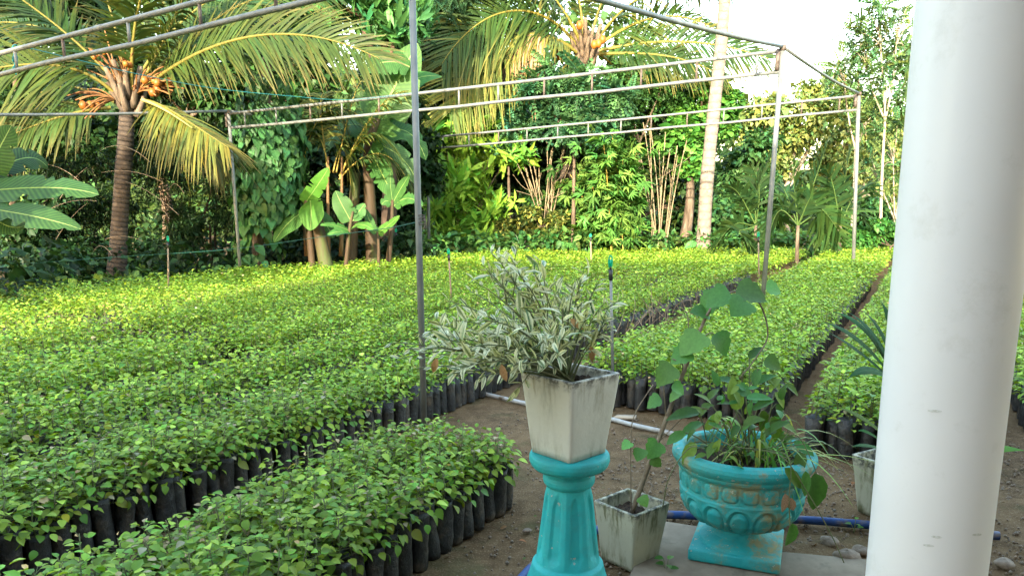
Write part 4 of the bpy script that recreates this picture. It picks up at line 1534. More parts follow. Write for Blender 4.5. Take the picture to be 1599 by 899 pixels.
# small weeds on the soil
ms = leaf_meshes('leaf', T_OVAL, M['strap'], 4, (.08, .2, .03), .2)
for (px, py, n, sz, lab) in ((1040, 897, 5, .04, 'tiny bright green weed sprouting at the edge of the slab beside the square pot'), (1333, 832, 4, .03, 'tiny weed sprouting from the gravel close to the blue hose and the column'),
                             (1215, 690 + 115, 4, .035, 'small green weed in the gravel at the right foot of the turquoise urn')):
    p = gnd(px, py)
    o = thing('weed', lab, 'weed', p, 'small weeds in the gravel')
    g = Geo()
    P, A = [], []
    for k in range(n):
        a = k * 2.4
        e = p + np.array((math.cos(a) * .015, math.sin(a) * .015, .03 + .012 * k))
        tube(g, bez([p, (p + e) / 2 + np.array((0, 0, .01)), e], 5), .0015, 4)
        P.append(e); A.append((math.cos(a), math.sin(a), .2))
    g.build('stem', M['stem'], o, p)
    leaf_objs(o, 'leaf', ms, P, A, [(0, -.3, 1)] * n, [sz] * n, [sz] * n, p)


# ------------------------------------------------------------------ palms
def coconut_trunk(g, P, r0, r1, mat=0, ring=.11, flare=1.5):
    R = spline(P, 30)
    n = len(R)
    d = np.concatenate(([0], np.cumsum(np.linalg.norm(np.diff(R, axis=0), axis=1))))
    u = d / d[-1]
    r = r0 + (r1 - r0) * u
    r = r * (1 + (flare - 1) * np.exp(-d / .35)) * (1 + .035 * np.abs(np.sin(d / ring * math.pi)) + .02 * np.sin(d * 3.3))
    tube(g, R, r, 16)
    return R


def trunk_mat(name, a, b, ring, dark, scar=None):
    m, t, p, out = nt(name)
    lc = nd(t, 'ShaderNodeAttribute', attribute_name='lc')
    sx = nd(t, 'ShaderNodeSeparateXYZ')
    t.links.new(lc.outputs[1], sx.inputs[0])
    ns = noise(t, 5, 6, .65)
    ph = math_n(t, 'ADD', math_n(t, 'MULTIPLY', sx.outputs[0], math.pi / ring), math_n(t, 'MULTIPLY', ns, 2.2))
    rg = math_n(t, 'POWER', math_n(t, 'ABSOLUTE', math_n(t, 'SINE', ph)), .5)
    c = mixc(t, noise(t, 6, 7, .65, lo=.35, hi=.65), a, b)
    c = mixc(t, math_n(t, 'SUBTRACT', 1, rg), c, dark)
    if scar:
        c = mixc(t, noise(t, 2.6, 6, .65, lo=.62, hi=.68), c, scar)
        c = mixc(t, noise(t, 11, 4, .6, lo=.66, hi=.70), c, scar)
    t.links.new(c, p.inputs['Base Color'])
    p.inputs['Roughness'].default_value = .9
    bump(t, p, math_n(t, 'ADD', rg, noise(t, 20, 6, .6)), .7, .025)
    return m


M['palm_dark'] = trunk_mat('dark_palm_trunk', (.028, .019, .013), (.07, .05, .035), .085, (.012, .008, .006))
M['palm_pale'] = trunk_mat('pale_palm_trunk', (.14, .115, .09), (.22, .185, .15), .22, (.13, .105, .085), (.07, .045, .034))

# orange king coconut palm at the left
Yp = 14.0
pal = thing('coconut_palm', 'low coconut palm at the left with orange nuts, yellowish fronds and a dark trunk', 'palm tree', to_ground(at(184, 400, Yp), at(193, 250, Yp)), 'coconut palms')
po = np.array(pal.location)
g = Geo()
Rt = coconut_trunk(g, [po, at(188, 330, Yp), at(196, 220, Yp), at(200, 150, Yp)], .15, .125)
g.build('trunk', M['palm_dark'], pal, po)
g = Geo()
for i in range(16):      # fibrous leaf bases round the crown
    a = i * 2.4
    b = Rt[-1] + np.array((math.cos(a) * .1, math.sin(a) * .1, -.35 + .03 * i))
    e = b + np.array((math.cos(a) * .22, math.sin(a) * .22, .45))
    tube(g, bez([b, b + np.array((math.cos(a) * .13, math.sin(a) * .13, .2)), e], 6), np.linspace(.07, .04, 6), 6)
g.build('leaf_bases', M['bark'], pal, po)
FY = (.040, .066, .013)
FG = (.024, .054, .012)
FD = (.022, .052, .015)
FRL = [  # rachis spots, pinna length, colour, n, droop, lift, roll
    ([(212, 150, 14.0), (330, 40, 13.3), (470, 28, 13.0), (592, 92, 12.8)], 1.12, FY, 105, .35, .15, -1.05),
    ([(185, 152, 14.0), (120, 82, 13.6), (20, 85, 13.2), (-150, 150, 12.8)], 1.35, FY, 95, .35, .1, 1.0),
    ([(192, 140, 14.0), (130, 70, 13.8), (60, 10, 13.6), (-60, -60, 13.2)], 1.0, FG, 90, .45, .2, .8),
    ([(228, 158, 13.7), (252, 160, 13.3), (285, 184, 12.9), (356, 230, 12.6)], .85, (.105, .115, .022), 70, .7, -.2, -.3),
    ([(172, 168, 13.8), (120, 172, 13.4), (60, 190, 13.1), (-5, 222, 12.8)], .7, FY, 70, .5, .1, .9),
    ([(198, 140, 14.1), (182, 40, 14.2), (165, -40, 14.3), (100, -130, 14.4)], .9, FG, 70, .5, .3, .2),
    ([(206, 140, 13.9), (203, 50, 13.6), (215, -30, 13.4), (270, -110, 13.0)], .9, FY, 70, .6, .3, -.2),
    ([(214, 142, 14.0), (255, 70, 14.0), (282, 5, 13.9), (320, -80, 13.8)], .85, FY, 75, .8, .2, -.3),
    ([(214, 150, 14.2), (300, 80, 14.8), (380, 40, 15.2), (500, 60, 15.6)], 1.1, FD, 80, .5, .2, -.8),
    ([(220, 165, 14.1), (290, 190, 14.3), (330, 220, 14.5), (350, 270, 14.6)], .7, (.09, .08, .03), 50, .9, .0, -.5),
    ([(190, 150, 14.2), (120, 60, 15.0), (60, 20, 15.4), (-40, 40, 15.8)], 1.1, FD, 80, .5, .2, .8),
    ([(205, 140, 14.2), (260, 40, 14.8), (330, -20, 15.4), (430, -40, 15.8)], 1.1, FD, 80, .5, .2, -.8),
    ([(180, 160, 14.2), (110, 120, 14.8), (60, 130, 15.2), (10, 190, 15.6)], .9, FD, 70, .7, .2, .6),
    ([(214, 145, 14.2), (330, 10, 14.6), (420, -30, 14.9), (520, -10, 15.2)], 1.0, FG, 80, .5, .2, -.8),
]
for P, L, c, n, dr, li, ro in FRL:
    g = Geo()
    frond(g, [at(*q) for q in P], int(n * 1.1), L, .042, c, dr, .62, li, .16, roll=ro, rr=.036, rcol=(.17, .15, .035), tips=(.18, .13, .045))
    g.build('frond', M['frond'], pal, po)
# the folded half of the broken frond
g = Geo()
frond(g, [at(*q) for q in ((222, 156, 13.4), (250, 165, 13.1), (275, 182, 12.8), (300, 200, 12.7))], 52, 1.15, .05, (.13, .135, .026), 1.0, -.9, -.3, .05, both=(-1,), rr=.03, rcol=(.4, .34, .1))
g.build('frond', M['frond'], pal, po)
for (cx, cy, Y, n, r) in ((130, 170, 13.6, 6, .07), (243, 140, 13.7, 6, .065), (150, 92, 13.9, 5, .05), (192, 98, 13.7, 2, .06), (255, 135, 13.6, 4, .065)):
    for i in range(n):
        c = at(cx + rng.normal(0, 11), cy + rng.normal(0, 7), Y + rng.normal(0, .12))
        g = Geo()
        r_ = r * rng.uniform(.8, 1.15)
        th = np.linspace(.02, math.pi - .02, 9)
        lathe(g, np.stack((r_ * np.sin(th), -r_ * 1.15 * np.cos(th)), 1), 12, c)
        g.build('coconut', M['nut'], pal, po)
    g = Geo()
    for i in range(12):
        e = at(cx + rng.normal(0, 22), cy + rng.normal(-6, 14), Y + rng.normal(0, .15))
        b = at(200 + (cx - 200) * .3, 150 + (cy - 150) * .3, 13.9)
        tube(g, bez([b, (b + e) / 2 + np.array((0, 0, .15)), e], 7), .014, 4, caps=False)
    g.build('flower_stalk', M['flower'], pal, po)

# second coconut palm, further back in the centre
Yp = 24.0
pal2 = thing('coconut_palm', 'tall dark trunked coconut palm in the centre with long green drooping fronds', 'palm tree', to_ground(at(877, 385, Yp), at(882, 300, Yp)), 'coconut palms')
po = np.array(pal2.location)
g = Geo()
Rt = coconut_trunk(g, [po, at(884, 280, Yp), at(893, 180, Yp), at(914, 78, Yp)], .22, .17)
g.build('trunk', M['palm_dark'], pal2, po)
g = Geo()
for i in range(16):
    a = i * 2.4
    b = Rt[-1] + np.array((math.cos(a) * .12, math.sin(a) * .12, -.5 + .04 * i))
    tube(g, bez([b, b + np.array((math.cos(a) * .2, math.sin(a) * .2, .25)), b + np.array((math.cos(a) * .35, math.sin(a) * .35, .7))], 6), np.linspace(.1, .05, 6), 6)
g.build('leaf_bases', M['bark'], pal2, po)
FRL = [
    ([(900, 70, 24.0), (850, 0, 23.4), (760, -12, 22.8), (690, 100, 22.5)], 2.2, FG, 120, .35, .1, 1.0),
    ([(898, 78, 24.0), (830, 30, 23.2), (760, 50, 22.6), (702, 175, 22.2)], 1.9, (.075, .11, .022), 110, .35, .1, .9),
    ([(900, 82, 23.8), (860, 50, 23.2), (830, 46, 22.8), (800, 62, 22.6)], 1.2, (.11, .13, .03), 60, .6, .0, .6),
    ([(930, 75, 24.0), (1000, 20, 24.4), (1060, 10, 24.8), (1125, 50, 25.2)], 1.3, FG, 90, .45, .2, -.8),
    ([(935, 80, 24.0), (1010, 62, 23.8), (1100, 55, 23.6), (1200, 92, 23.4)], 1.35, FD, 100, .4, .1, -1.0),
    ([(935, 85, 24.0), (1000, 82, 23.5), (1060, 80, 23.2), (1130, 120, 23.0)], 1.0, FD, 80, .5, .1, -.9),
    ([(930, 65, 24.0), (990, -20, 24.6), (1060, -40, 25.0), (1140, -10, 25.5)], 1.3, FG, 90, .8, .2, 0),
    ([(912, 60, 24.0), (905, -20, 24.2), (885, -90, 24.4), (830, -160, 24.6)], 1.3, FY, 80, .6, .3, 0),
    ([(922, 60, 24.1), (950, -40, 24.4), (985, -100, 24.6), (1050, -150, 24.8)], 1.3, FG, 80, .6, .3, 0),
    ([(906, 64, 23.8), (860, -30, 23.2), (800, -80, 22.8), (700, -80, 22.4)], 1.5, FG, 90, .5, .2, .8),
    ([(900, 88, 24.0), (880, 100, 23.4), (860, 130, 23.2), (850, 180, 23.0)], .9, FG, 60, 1.0, .0, 0),
    ([(935, 85, 24.2), (960, 100, 24.6), (985, 130, 24.9), (1000, 180, 25.1)], 1.0, FD, 60, 1.0, .0, 0),
]
for P, L, c, n, dr, li, ro in FRL:
    g = Geo()
    frond(g, [at(*q) for q in P], n, L, .055, c, dr, .5, li, .14, roll=ro, rr=.055, rcol=(.17, .155, .035))
    g.build('frond', M['frond'], pal2, po)
for P in ([(888, 80, 23.5), (845, 48, 23.0), (815, 40, 22.6), (790, 95, 22.4)], [(890, 85, 23.3), (845, 60, 22.8), (822, 55, 22.5), (815, 120, 22.4)]):
    g = Geo()
    frond(g, [at(*q) for q in P], 34, .95, .05, (.3, .22, .16), 1.2, .8, -.4, .35, rr=.04, rcol=(.25, .18, .12), tips=(.35, .27, .2))
    g.build('dead_frond', M['deadleaf'], pal2, po)
for cx, cy in ((868, 82), (874, 88), (862, 86), (935, 68), (941, 62), (928, 70), (905, 40)):
    g = Geo()
    th = np.linspace(.02, math.pi - .02, 9)
    lathe(g, np.stack((.10 * np.sin(th), -.13 * np.cos(th)), 1), 12, at(cx, cy, 23.3))
    g.build('coconut', M['nut'], pal2, po)

# pale tall coconut trunk
Yp = 22.5
tp2 = thing('coconut_palm', 'tall pale grey coconut trunk standing bare at the back edge of the beds', 'palm tree', to_ground(at(1098, 386, Yp), at(1101, 340, Yp)), 'coconut palms')
po = np.array(tp2.location)
g = Geo()
Rt = coconut_trunk(g, [po, at(1104, 280, Yp), at(1115, 170, Yp), at(1127, 60, Yp), at(1135, -60, Yp), at(1140, -220, Yp)], .205, .14, ring=.22, flare=1.25)
g.build('trunk', M['palm_pale'], tp2, po)
for i in range(12):
    a = i * 2.4
    top = Rt[-1]
    d = np.array((math.cos(a), math.sin(a), 0))
    g = Geo()
    frond(g, [top, top + d * 1.2 + np.array((0, 0, 1.2)), top + d * 2.6 + np.array((0, 0, 1.0)), top + d * 4 + np.array((0, 0, -.8 + .1 * i))], 60, 1.0, .06, FG, .9, .5, .2)
    g.build('frond', M['frond'], tp2, po)

# young broad leaved palms at the right
for base, Yp, fr, lab in (((1180, 392), 20.5, [((1178, 310), (1205, 242)), ((1150, 345), (1118, 384)), ((1150, 300), (1128, 292)), ((1205, 330), (1222, 345)), ((1190, 300), (1175, 262)), ((1140, 360), (1180, 392))], 'young palm with broad leaflets just right of the pale coconut trunk'),
                          ((1246, 392), 19.6, [((1240, 300), (1238, 252)), ((1275, 290), (1292, 224)), ((1270, 310), (1312, 365)), ((1215, 320), (1200, 372)), ((1262, 320), (1275, 300)), ((1228, 310), (1218, 290)), ((1280, 330), (1298, 392))], 'dark young palm between the two right hand poles'),
                          ((1312, 392), 21.0, [((1318, 290), (1330, 232)), ((1345, 290), (1362, 300)), ((1300, 290), (1288, 262)), ((1330, 320), (1352, 350)), ((1295, 320), (1270, 350))], 'young palm beside the farthest right hand pole')):
    b = at(base[0], base[1], Yp)
    b[2] = 0
    o = thing('young_palm', lab, 'palm', b, 'young palms at the right edge of the beds')
    g = Geo()
    top = at(base[0], base[1] - 40, Yp)
    tube(g, [b, (b + top) / 2, top], [.06, .05, .04], 8)
    g.build('trunk', M['bark'], o, b)
    for m_, e in fr:
        g = Geo()
        dy = rng.uniform(-.6, .6)
        frond(g, [top, at(m_[0] * .7 + base[0] * .3, m_[1] + 8, Yp + dy * .5), at(m_[0], m_[1] - 14, Yp + dy * .8), at(e[0], e[1], Yp + dy)], 15, .72, .085, (.018, .045, .013) if rng.random() < .6 else (.03, .07, .018), .3, .55, .25, .28, rr=.022, rcol=(.07, .12, .03), tips=(.06, .10, .025), roll=rng.uniform(-.9, .9), k=.12)
        g.build('frond', M['frond'], o, b)

# yellowish feather palm behind the pepper vine
Yp = 16.5
b = at(520, 400, Yp); b[2] = 0
o = thing('feather_palm', 'slender feather palm with yellow green drooping fronds behind the banana plants', 'palm', b)
g = Geo()
for dx in (-46, -8, 14):
    tube(g, bez([at(520 + dx * .9, 400, Yp), at(520 + dx, 330, Yp), at(520 + dx * 1.0, 245, Yp)], 8), [.05, .048, .045, .04, .035, .03, .028, .025], 8)
g.build('stem', simple_mat('palm_stem', (.14, .07, .03), (.16, .10, .04), 8, .7), o, b)
for P, L, c in (([(512, 270), (496, 150), (490, 100), (540, 200)], .62, (.14, .16, .035)), ([(530, 275), (575, 180), (610, 120), (668, 150)], .6, (.15, .17, .035)), ([(530, 280), (560, 200), (590, 190), (622, 240)], .55, (.15, .2, .04)),
                ([(515, 270), (500, 190), (480, 180), (450, 250)], .55, FG), ([(525, 270), (545, 170), (560, 100), (580, 130)], .75, FD), ([(520, 270), (530, 220), (540, 210), (548, 290)], .5, (.11, .15, .035)), ([(474, 260), (468, 190), (450, 150), (420, 170)], .6, FD),
                ([(474, 250), (490, 180), (510, 150), (560, 180)], .6, FG), ([(530, 280), (570, 230), (610, 220), (640, 290)], .5, FG)):
    g = Geo()
    dy = rng.uniform(-.5, .5)
    frond(g, [at(q[0], q[1], Yp + dy * i / 3) for i, q in enumerate(P)], 46, L, .04, c, .85, .7, .2, .25, rr=.02, rcol=(.4, .3, .07))
    g.build('frond', M['frond'], o, b)


# ------------------------------------------------------------------ bananas
def banana(lab, base, Yp, stems, leaves, grp='banana plants at the back edge of the beds', col=(.027, .082, .018)):
    b = at(base[0], base[1], Yp); b[2] = 0
    o = thing('banana_plant', lab, 'banana plant', b, grp)
    for P, r0, r1 in stems:
        g = Geo()
        Q = [at(p[0], p[1], Yp) for p in P]
        Q[0] = to_ground(Q[0], Q[1])
        tube(g, spline(Q, 6), np.linspace(r0, r1, 6 * (len(Q) - 1) + 1), 12)
        g.build('stem', M['bananastem'], o, b)
    for lf in leaves:
        P, w, nr = lf[:3]
        c = lf[3] if len(lf) > 3 else col
        g = Geo()
        big_leaf(g, [at(p[0], p[1], Yp + (p[2] if len(p) > 2 else 0)) for p in P], w, nr, jcol(c, 1, .1, .06)[0], fold=rng.uniform(.15, .4), wave=.09, tears=int(rng.integers(3, 8)), rib=.016 * min(1, w / .25), n=30)
        g.build('leaf', M['banana'], o, b)
    return o


M['bananastem'] = simple_mat('banana_stem', (.035, .02, .011), (.07, .048, .022), 5, .7, .4, .01, stretch=(1, 1, .2), c3=(.05, .075, .02), s3=3, lo3=.5, hi3=.65)
FR = (0, -.8, .6)
banana('big banana plant at the far left edge with wide dark green leaves', (-70, 430), 9.6, [([(-70, 430), (-66, 350), (-60, 280)], .12, .07)],
       [([(-55, 300), (20, 296, -.2), (90, 284, -.4), (154, 304, -.5)], .205, (.1, -.75, .65)), ([(-55, 318), (0, 330, -.5), (60, 334, -.8), (127, 358, -.9)], .185, (0, -.7, .7), (.02, .055, .014)), ([(-50, 290), (-20, 270), (0, 230), (18, 196)], .23, (.3, -.9, .2), (.022, .064, .014)),
        ([(-50, 290), (20, 250, .3), (50, 230, .5), (75, 262, .7)], .24, (.2, -.6, .7), (.012, .036, .011)), ([(-55, 300), (-10, 350, -.2), (20, 362, -.3), (40, 352, -.3)], .16, (0, -.6, .7), (.016, .045, .012))], 'banana plants at the back edge of the beds', (.02, .058, .014))
banana('tall banana plant behind the front pole with one huge upright pale leaf', (582, 402), 17.0, [([(582, 402), (578, 320), (575, 235), (590, 185)], .16, .08), ([(548, 402), (552, 330), (556, 270)], .15, .10)],
       [([(584, 205), (594, 178), (618, 130), (652, 68)], .60, (-.25, -.95, .1), (.045, .115, .028)), ([(640, 105, -.1), (618, 92, -.2), (590, 94, -.3), (566, 112, -.3)], .34, (0, -.8, .6), (.03, .095, .025)), ([(578, 225), (580, 245, -.3), (600, 275, -.5), (614, 308, -.6)], .30, (-.5, -.85, .3), (.03, .11, .03)),
        ([(585, 215), (620, 190, .4), (650, 200, .6), (665, 250, .7)], .30, (.2, -.7, .6), (.03, .10, .03)), ([(580, 215), (560, 180, .3), (530, 190, .5), (505, 240, .6)], .3, (-.2, -.7, .6), (.025, .085, .025)), ([(585, 210), (600, 150, .5), (640, 110, .9), (690, 120, 1.2)], .32, (0, -.6, .7), (.035, .12, .03)),
        ([(590, 225), (630, 240), (640, 260), (655, 290)], .22, (0, -.9, .3), (.032, .09, .03))])
banana('banana plant right of the pepper vine with a bright folded young leaf', (487, 405), 15.6, [([(487, 408), (482, 350), (478, 312)], .08, .045), ([(508, 408), (500, 370), (495, 330)], .16, .1)],
       [([(476, 318), (484, 306, -.1), (500, 285, -.2), (513, 262, -.2)], .17, (.5, -.85, .2), (.06, .17, .022)), ([(484, 312), (486, 322, -.3), (487, 340, -.4), (484, 360, -.5)], .25, (0, -1, .15), (.062, .175, .022)), ([(478, 330), (460, 336, -.2), (445, 350, -.3), (428, 378, -.4)], .28, (-.4, -.8, .5), (.032, .10, .024)),
        ([(484, 330), (500, 338, .3), (512, 350, .4), (520, 372, .4)], .2, (.3, -.8, .4), (.035, .11, .03))])
banana('small banana sucker with upright oval leaves at the edge of the beds', (541, 404), 15.4, [([(541, 406), (545, 365), (551, 330)], .05, .022)],
       [([(548, 345), (541, 332), (531, 316), (524, 298)], .20, (.2, -1, .1), (.035, .11, .026)), ([(551, 345), (555, 337, .1), (562, 328, .2), (570, 318, .2)], .16, (-.2, -.9, .3), (.04, .13, .04)), ([(545, 360), (532, 354, -.1), (515, 347, -.2), (500, 352, -.3)], .11, (0, -.6, .8), (.05, .14, .026)),
        ([(550, 355), (560, 347, -.2), (572, 350, -.3), (583, 360, -.4)], .11, (0, -.65, .75), (.06, .16, .026)), ([(545, 362), (535, 360, -.2), (522, 362, -.3), (511, 366, -.3)], .10, (0, -.7, .7), (.03, .095, .025))])
banana('slim banana sucker with one raised leaf beside the thin wooden riser', (591, 402), 15.8, [([(591, 402), (591, 380), (589, 362)], .04, .02)],
       [([(590, 365), (598, 358), (609, 350, -.1), (624, 337, -.2)], .12, (-.2, -.8, .6), (.055, .15, .026)), ([(588, 365), (580, 352), (574, 340), (571, 326)], .09, (.3, -.9, .2), (.032, .10, .024))])
banana('banana sucker partly hidden by the front pole', (611, 402), 16.3, [([(607, 402), (611, 360), (613, 312)], .07, .03)],
       [([(613, 318), (620, 304), (628, 290, -.1), (640, 272, -.2)], .13, (-.3, -.9, .3), (.032, .10, .024)), ([(613, 318), (606, 312), (600, 312), (596, 320)], .14, (0, -.8, .5), (.035, .105, .026)), ([(615, 322), (630, 305, -.1), (645, 306, -.2), (660, 322, -.3)], .16, (.2, -.8, .5), (.035, .11, .026)), ([(613, 316), (611, 300), (608, 285), (610, 268)], .1, (.3, -.95, .1), (.04, .12, .03))])


# ------------------------------------------------------------------ trees, shrubs and the wood behind
def tree(name, label, cat, group, Y, base, clumps, n, tp, L, col, trunk_r=.1, bark='bark', wr=1.0, tips=None, ptip=0, deep=.8, sub=9, mat='leaf', stems=1, f=(.28, .45), limbs=True, **kw):
    Y = Y + (2.6 if base[0] > 650 and Y < 24 else 0)
    b = at(base[0], base[1], Y); b[2] = 0
    o = thing(name, label, cat, b, group)
    Cs, Rs, limb_to = [], [], []
    for cl_ in clumps:
        px, py, rx, ry = cl_[:4]
        c = at(px, py, Y + (cl_[4] if len(cl_) > 4 else 0))
        R = np.array((rx / F * Y, rx / F * Y * deep, ry / F * Y))
        if sub:
            c_, r_ = subclumps(c, R, sub, f)
        else:
            c_, r_ = c[None], R[None]
        Cs.append(c_); Rs.append(r_); limb_to.append((c, c_))
    Cs = np.concatenate(Cs); Rs = np.concatenate(Rs)
    Cs[:, 2] = np.maximum(Cs[:, 2], Rs[:, 2] * .5)
    g = Geo()
    zt = max(.5, min(c[2] for c, _ in limb_to))
    for s_ in range(stems):
        off = np.array((rng.normal(0, trunk_r * 2), rng.normal(0, trunk_r * 2), 0)) if s_ else np.zeros(3)
        cm = np.mean([c for c, _ in limb_to], 0)
        top = np.array((b[0] * .5 + cm[0] * .5, b[1] * .5 + cm[1] * .5, zt * .8)) + off * 2
        R = bez([b + off, b + off + (top - b - off) * .5 + rng.normal(0, trunk_r, 3) * np.array((1, 1, 0)), top], 12)
        tube(g, R, np.linspace(trunk_r, trunk_r * .6, 12), 10)
    if limbs:
        for c, c_ in limb_to:
            mid = (top + c) / 2 + rng.normal(0, .1, 3)
            tube(g, bez([top, mid, c], 8), np.linspace(trunk_r * .55, trunk_r * .25, 8), 6, caps=False)
            for e in c_[: 7]:
                tube(g, bez([c * .6 + mid * .4, (c + e) / 2 + rng.normal(0, .06, 3), e], 6), np.linspace(trunk_r * .25, trunk_r * .08, 6), 5, caps=False)
    g.build('trunk', M[bark], o, b)
    g = Geo()
    cloud(g, Cs, Rs, n, tp, L, col, wr, tips=tips, ptip=ptip, **kw)
    g.build('crown', M[mat], o, b)
    return o


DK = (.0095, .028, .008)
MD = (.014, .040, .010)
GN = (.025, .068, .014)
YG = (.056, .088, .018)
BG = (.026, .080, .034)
GT = 'trees of the wood behind the beds'
GS = 'shrubs of the dark undergrowth at the left'

# undergrowth at the left
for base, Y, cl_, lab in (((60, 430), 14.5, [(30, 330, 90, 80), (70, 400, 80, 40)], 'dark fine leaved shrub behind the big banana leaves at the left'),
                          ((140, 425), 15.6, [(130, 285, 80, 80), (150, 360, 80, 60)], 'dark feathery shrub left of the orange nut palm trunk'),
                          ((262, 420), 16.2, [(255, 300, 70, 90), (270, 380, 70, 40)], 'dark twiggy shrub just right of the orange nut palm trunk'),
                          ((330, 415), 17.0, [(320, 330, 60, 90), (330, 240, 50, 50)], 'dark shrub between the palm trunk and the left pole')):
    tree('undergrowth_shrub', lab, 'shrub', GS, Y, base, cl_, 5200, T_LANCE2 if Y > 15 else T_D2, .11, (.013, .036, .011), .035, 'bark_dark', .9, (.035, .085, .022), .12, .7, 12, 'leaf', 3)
g = Geo()
for i in range(13):
    x0, y0 = rng.uniform(40, 330), rng.uniform(240, 400)
    Y = rng.uniform(12.8, 13.6)
    a, b_ = at(x0, y0, Y), at(x0 + rng.normal(0, 90), y0 - rng.uniform(-10, 60), Y)
    tube(g, bez([a, (a + b_) / 2 + np.array((0, 0, rng.uniform(.05, .35))), b_], 10), np.linspace(.006, .0025, 10), 4, caps=False)
tag(g.build('bare_branches', M['twig']), 'bare pale thin branches arching through the dark undergrowth at the left', 'branches', kind='stuff')
# creeper along the left edge of the beds
g = Geo()
C = []
for i in range(60):
    u = rng.random()
    px, py = 10 + 370 * u, 446 - 36 * u + rng.normal(0, 5)
    C.append(at(px, py - 6, 10.6 + 3.4 * u + rng.uniform(.1, .5)))
for i in range(90):
    u = rng.random()
    C.append(at(-80 + 450 * u, 450 - 36 * u - rng.uniform(0, 34), 9.9 + 4.6 * u + rng.uniform(.3, 2.4)))
C = np.array(C)
C[:, 2] = rng.uniform(.03, .48, len(C)) * rng.uniform(.3, 1, len(C))
cloud(g, C, np.tile((.32, .3, .12), (150, 1)), 3400, T_ROUND, .085, (.05, .10, .02), 1.0, tips=(.13, .2, .03), ptip=.12, droop=.1, k=.3)
tag(g.build('creeper', M['leaf_soft']), 'low yellow green creeper sprawling along the left back edge of the beds', 'creeper', kind='stuff')

# tall trees, left to right
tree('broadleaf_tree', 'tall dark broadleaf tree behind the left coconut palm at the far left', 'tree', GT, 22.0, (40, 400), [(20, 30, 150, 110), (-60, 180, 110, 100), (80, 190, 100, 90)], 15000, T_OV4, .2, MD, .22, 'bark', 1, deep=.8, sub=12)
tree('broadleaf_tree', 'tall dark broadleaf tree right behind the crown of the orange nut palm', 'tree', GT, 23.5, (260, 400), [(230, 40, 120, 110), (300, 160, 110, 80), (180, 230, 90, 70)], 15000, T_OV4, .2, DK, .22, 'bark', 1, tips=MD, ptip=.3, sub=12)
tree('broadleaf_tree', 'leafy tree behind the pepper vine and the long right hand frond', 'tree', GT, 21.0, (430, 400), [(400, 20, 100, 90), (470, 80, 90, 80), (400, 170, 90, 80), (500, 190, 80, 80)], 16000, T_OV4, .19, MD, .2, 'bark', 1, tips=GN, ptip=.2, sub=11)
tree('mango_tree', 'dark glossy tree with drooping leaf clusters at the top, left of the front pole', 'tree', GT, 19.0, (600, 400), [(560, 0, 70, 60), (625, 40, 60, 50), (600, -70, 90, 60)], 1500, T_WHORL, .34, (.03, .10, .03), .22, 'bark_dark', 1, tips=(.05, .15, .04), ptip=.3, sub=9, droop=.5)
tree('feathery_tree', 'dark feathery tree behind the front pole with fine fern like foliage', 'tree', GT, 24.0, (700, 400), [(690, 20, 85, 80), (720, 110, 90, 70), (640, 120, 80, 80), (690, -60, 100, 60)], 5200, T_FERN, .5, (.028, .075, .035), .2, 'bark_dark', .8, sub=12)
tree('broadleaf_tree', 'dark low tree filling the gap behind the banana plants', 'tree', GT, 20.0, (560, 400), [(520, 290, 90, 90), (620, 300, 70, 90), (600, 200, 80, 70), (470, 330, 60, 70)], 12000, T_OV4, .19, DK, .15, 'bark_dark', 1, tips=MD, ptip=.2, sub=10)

# pepper vine on its host tree
Y = 15.8
b = at(405, 412, Y); b[2] = 0
pv = thing('pepper_vine', 'pepper vine of heart shaped leaves wrapped round a trunk beside the left pole', 'climbing vine', b)
g = Geo()
tube(g, spline([b, at(402, 370, Y), at(412, 280, Y), at(415, 150, Y), at(420, 40, Y)], 6), np.linspace(.12, .09, 25), 10)
g.build('trunk', M['bark'], pv, b)
n = 1500
py_ = np.concatenate((rng.uniform(165, 345, 1150), rng.uniform(120, 410, 350)))
hw = np.interp(py_, [110, 170, 220, 320, 350, 400], [30, 48, 58, 52, 40, 42])
cx_ = np.interp(py_, [110, 330, 400], [420, 418, 398])
th = rng.uniform(0, 2 * math.pi, n)
th = np.where(rng.random(n) < .6, -math.pi / 2 + rng.normal(0, .9, n), th)
ce = np.array([at(a, q, Y) for a, q in zip(cx_, py_)])
rr = hw / F * Y * rng.uniform(.7, 1.0, n)
dr = np.stack((np.cos(th), np.sin(th), np.zeros(n)), 1)
P = ce + dr * rr[:, None]
P[:, 2] = np.maximum(P[:, 2], .1)
A = unit(np.array((0, 0, -1.0)) + dr * .3 + rng.normal(0, .25, (n, 3)))
N = unit(dr + np.array((0, 0, .55)) + rng.normal(0, .2, (n, 3)))
L = .195 * np.exp(rng.normal(0, .2, n))
od = np.argsort(P[:, 1] - rr * .2)
i1, i2 = od[:300], od[300:]
ms = leaf_meshes('leaf', T_HEART, M['leaf'], 6, (.032, .095, .025), .2)
leaf_objs(pv, 'leaf', ms, P[i1], A[i1], N[i1], L[i1], L[i1] * .95, b)
g = Geo()
add_leaves(g, T_HEART, P[i2], A[i2], N[i2], L[i2], L[i2] * .95, jcol((.033, .095, .026), len(i2), .22))
tag(g.build('leaves', M['leaf'], pv, b), kind='stuff')

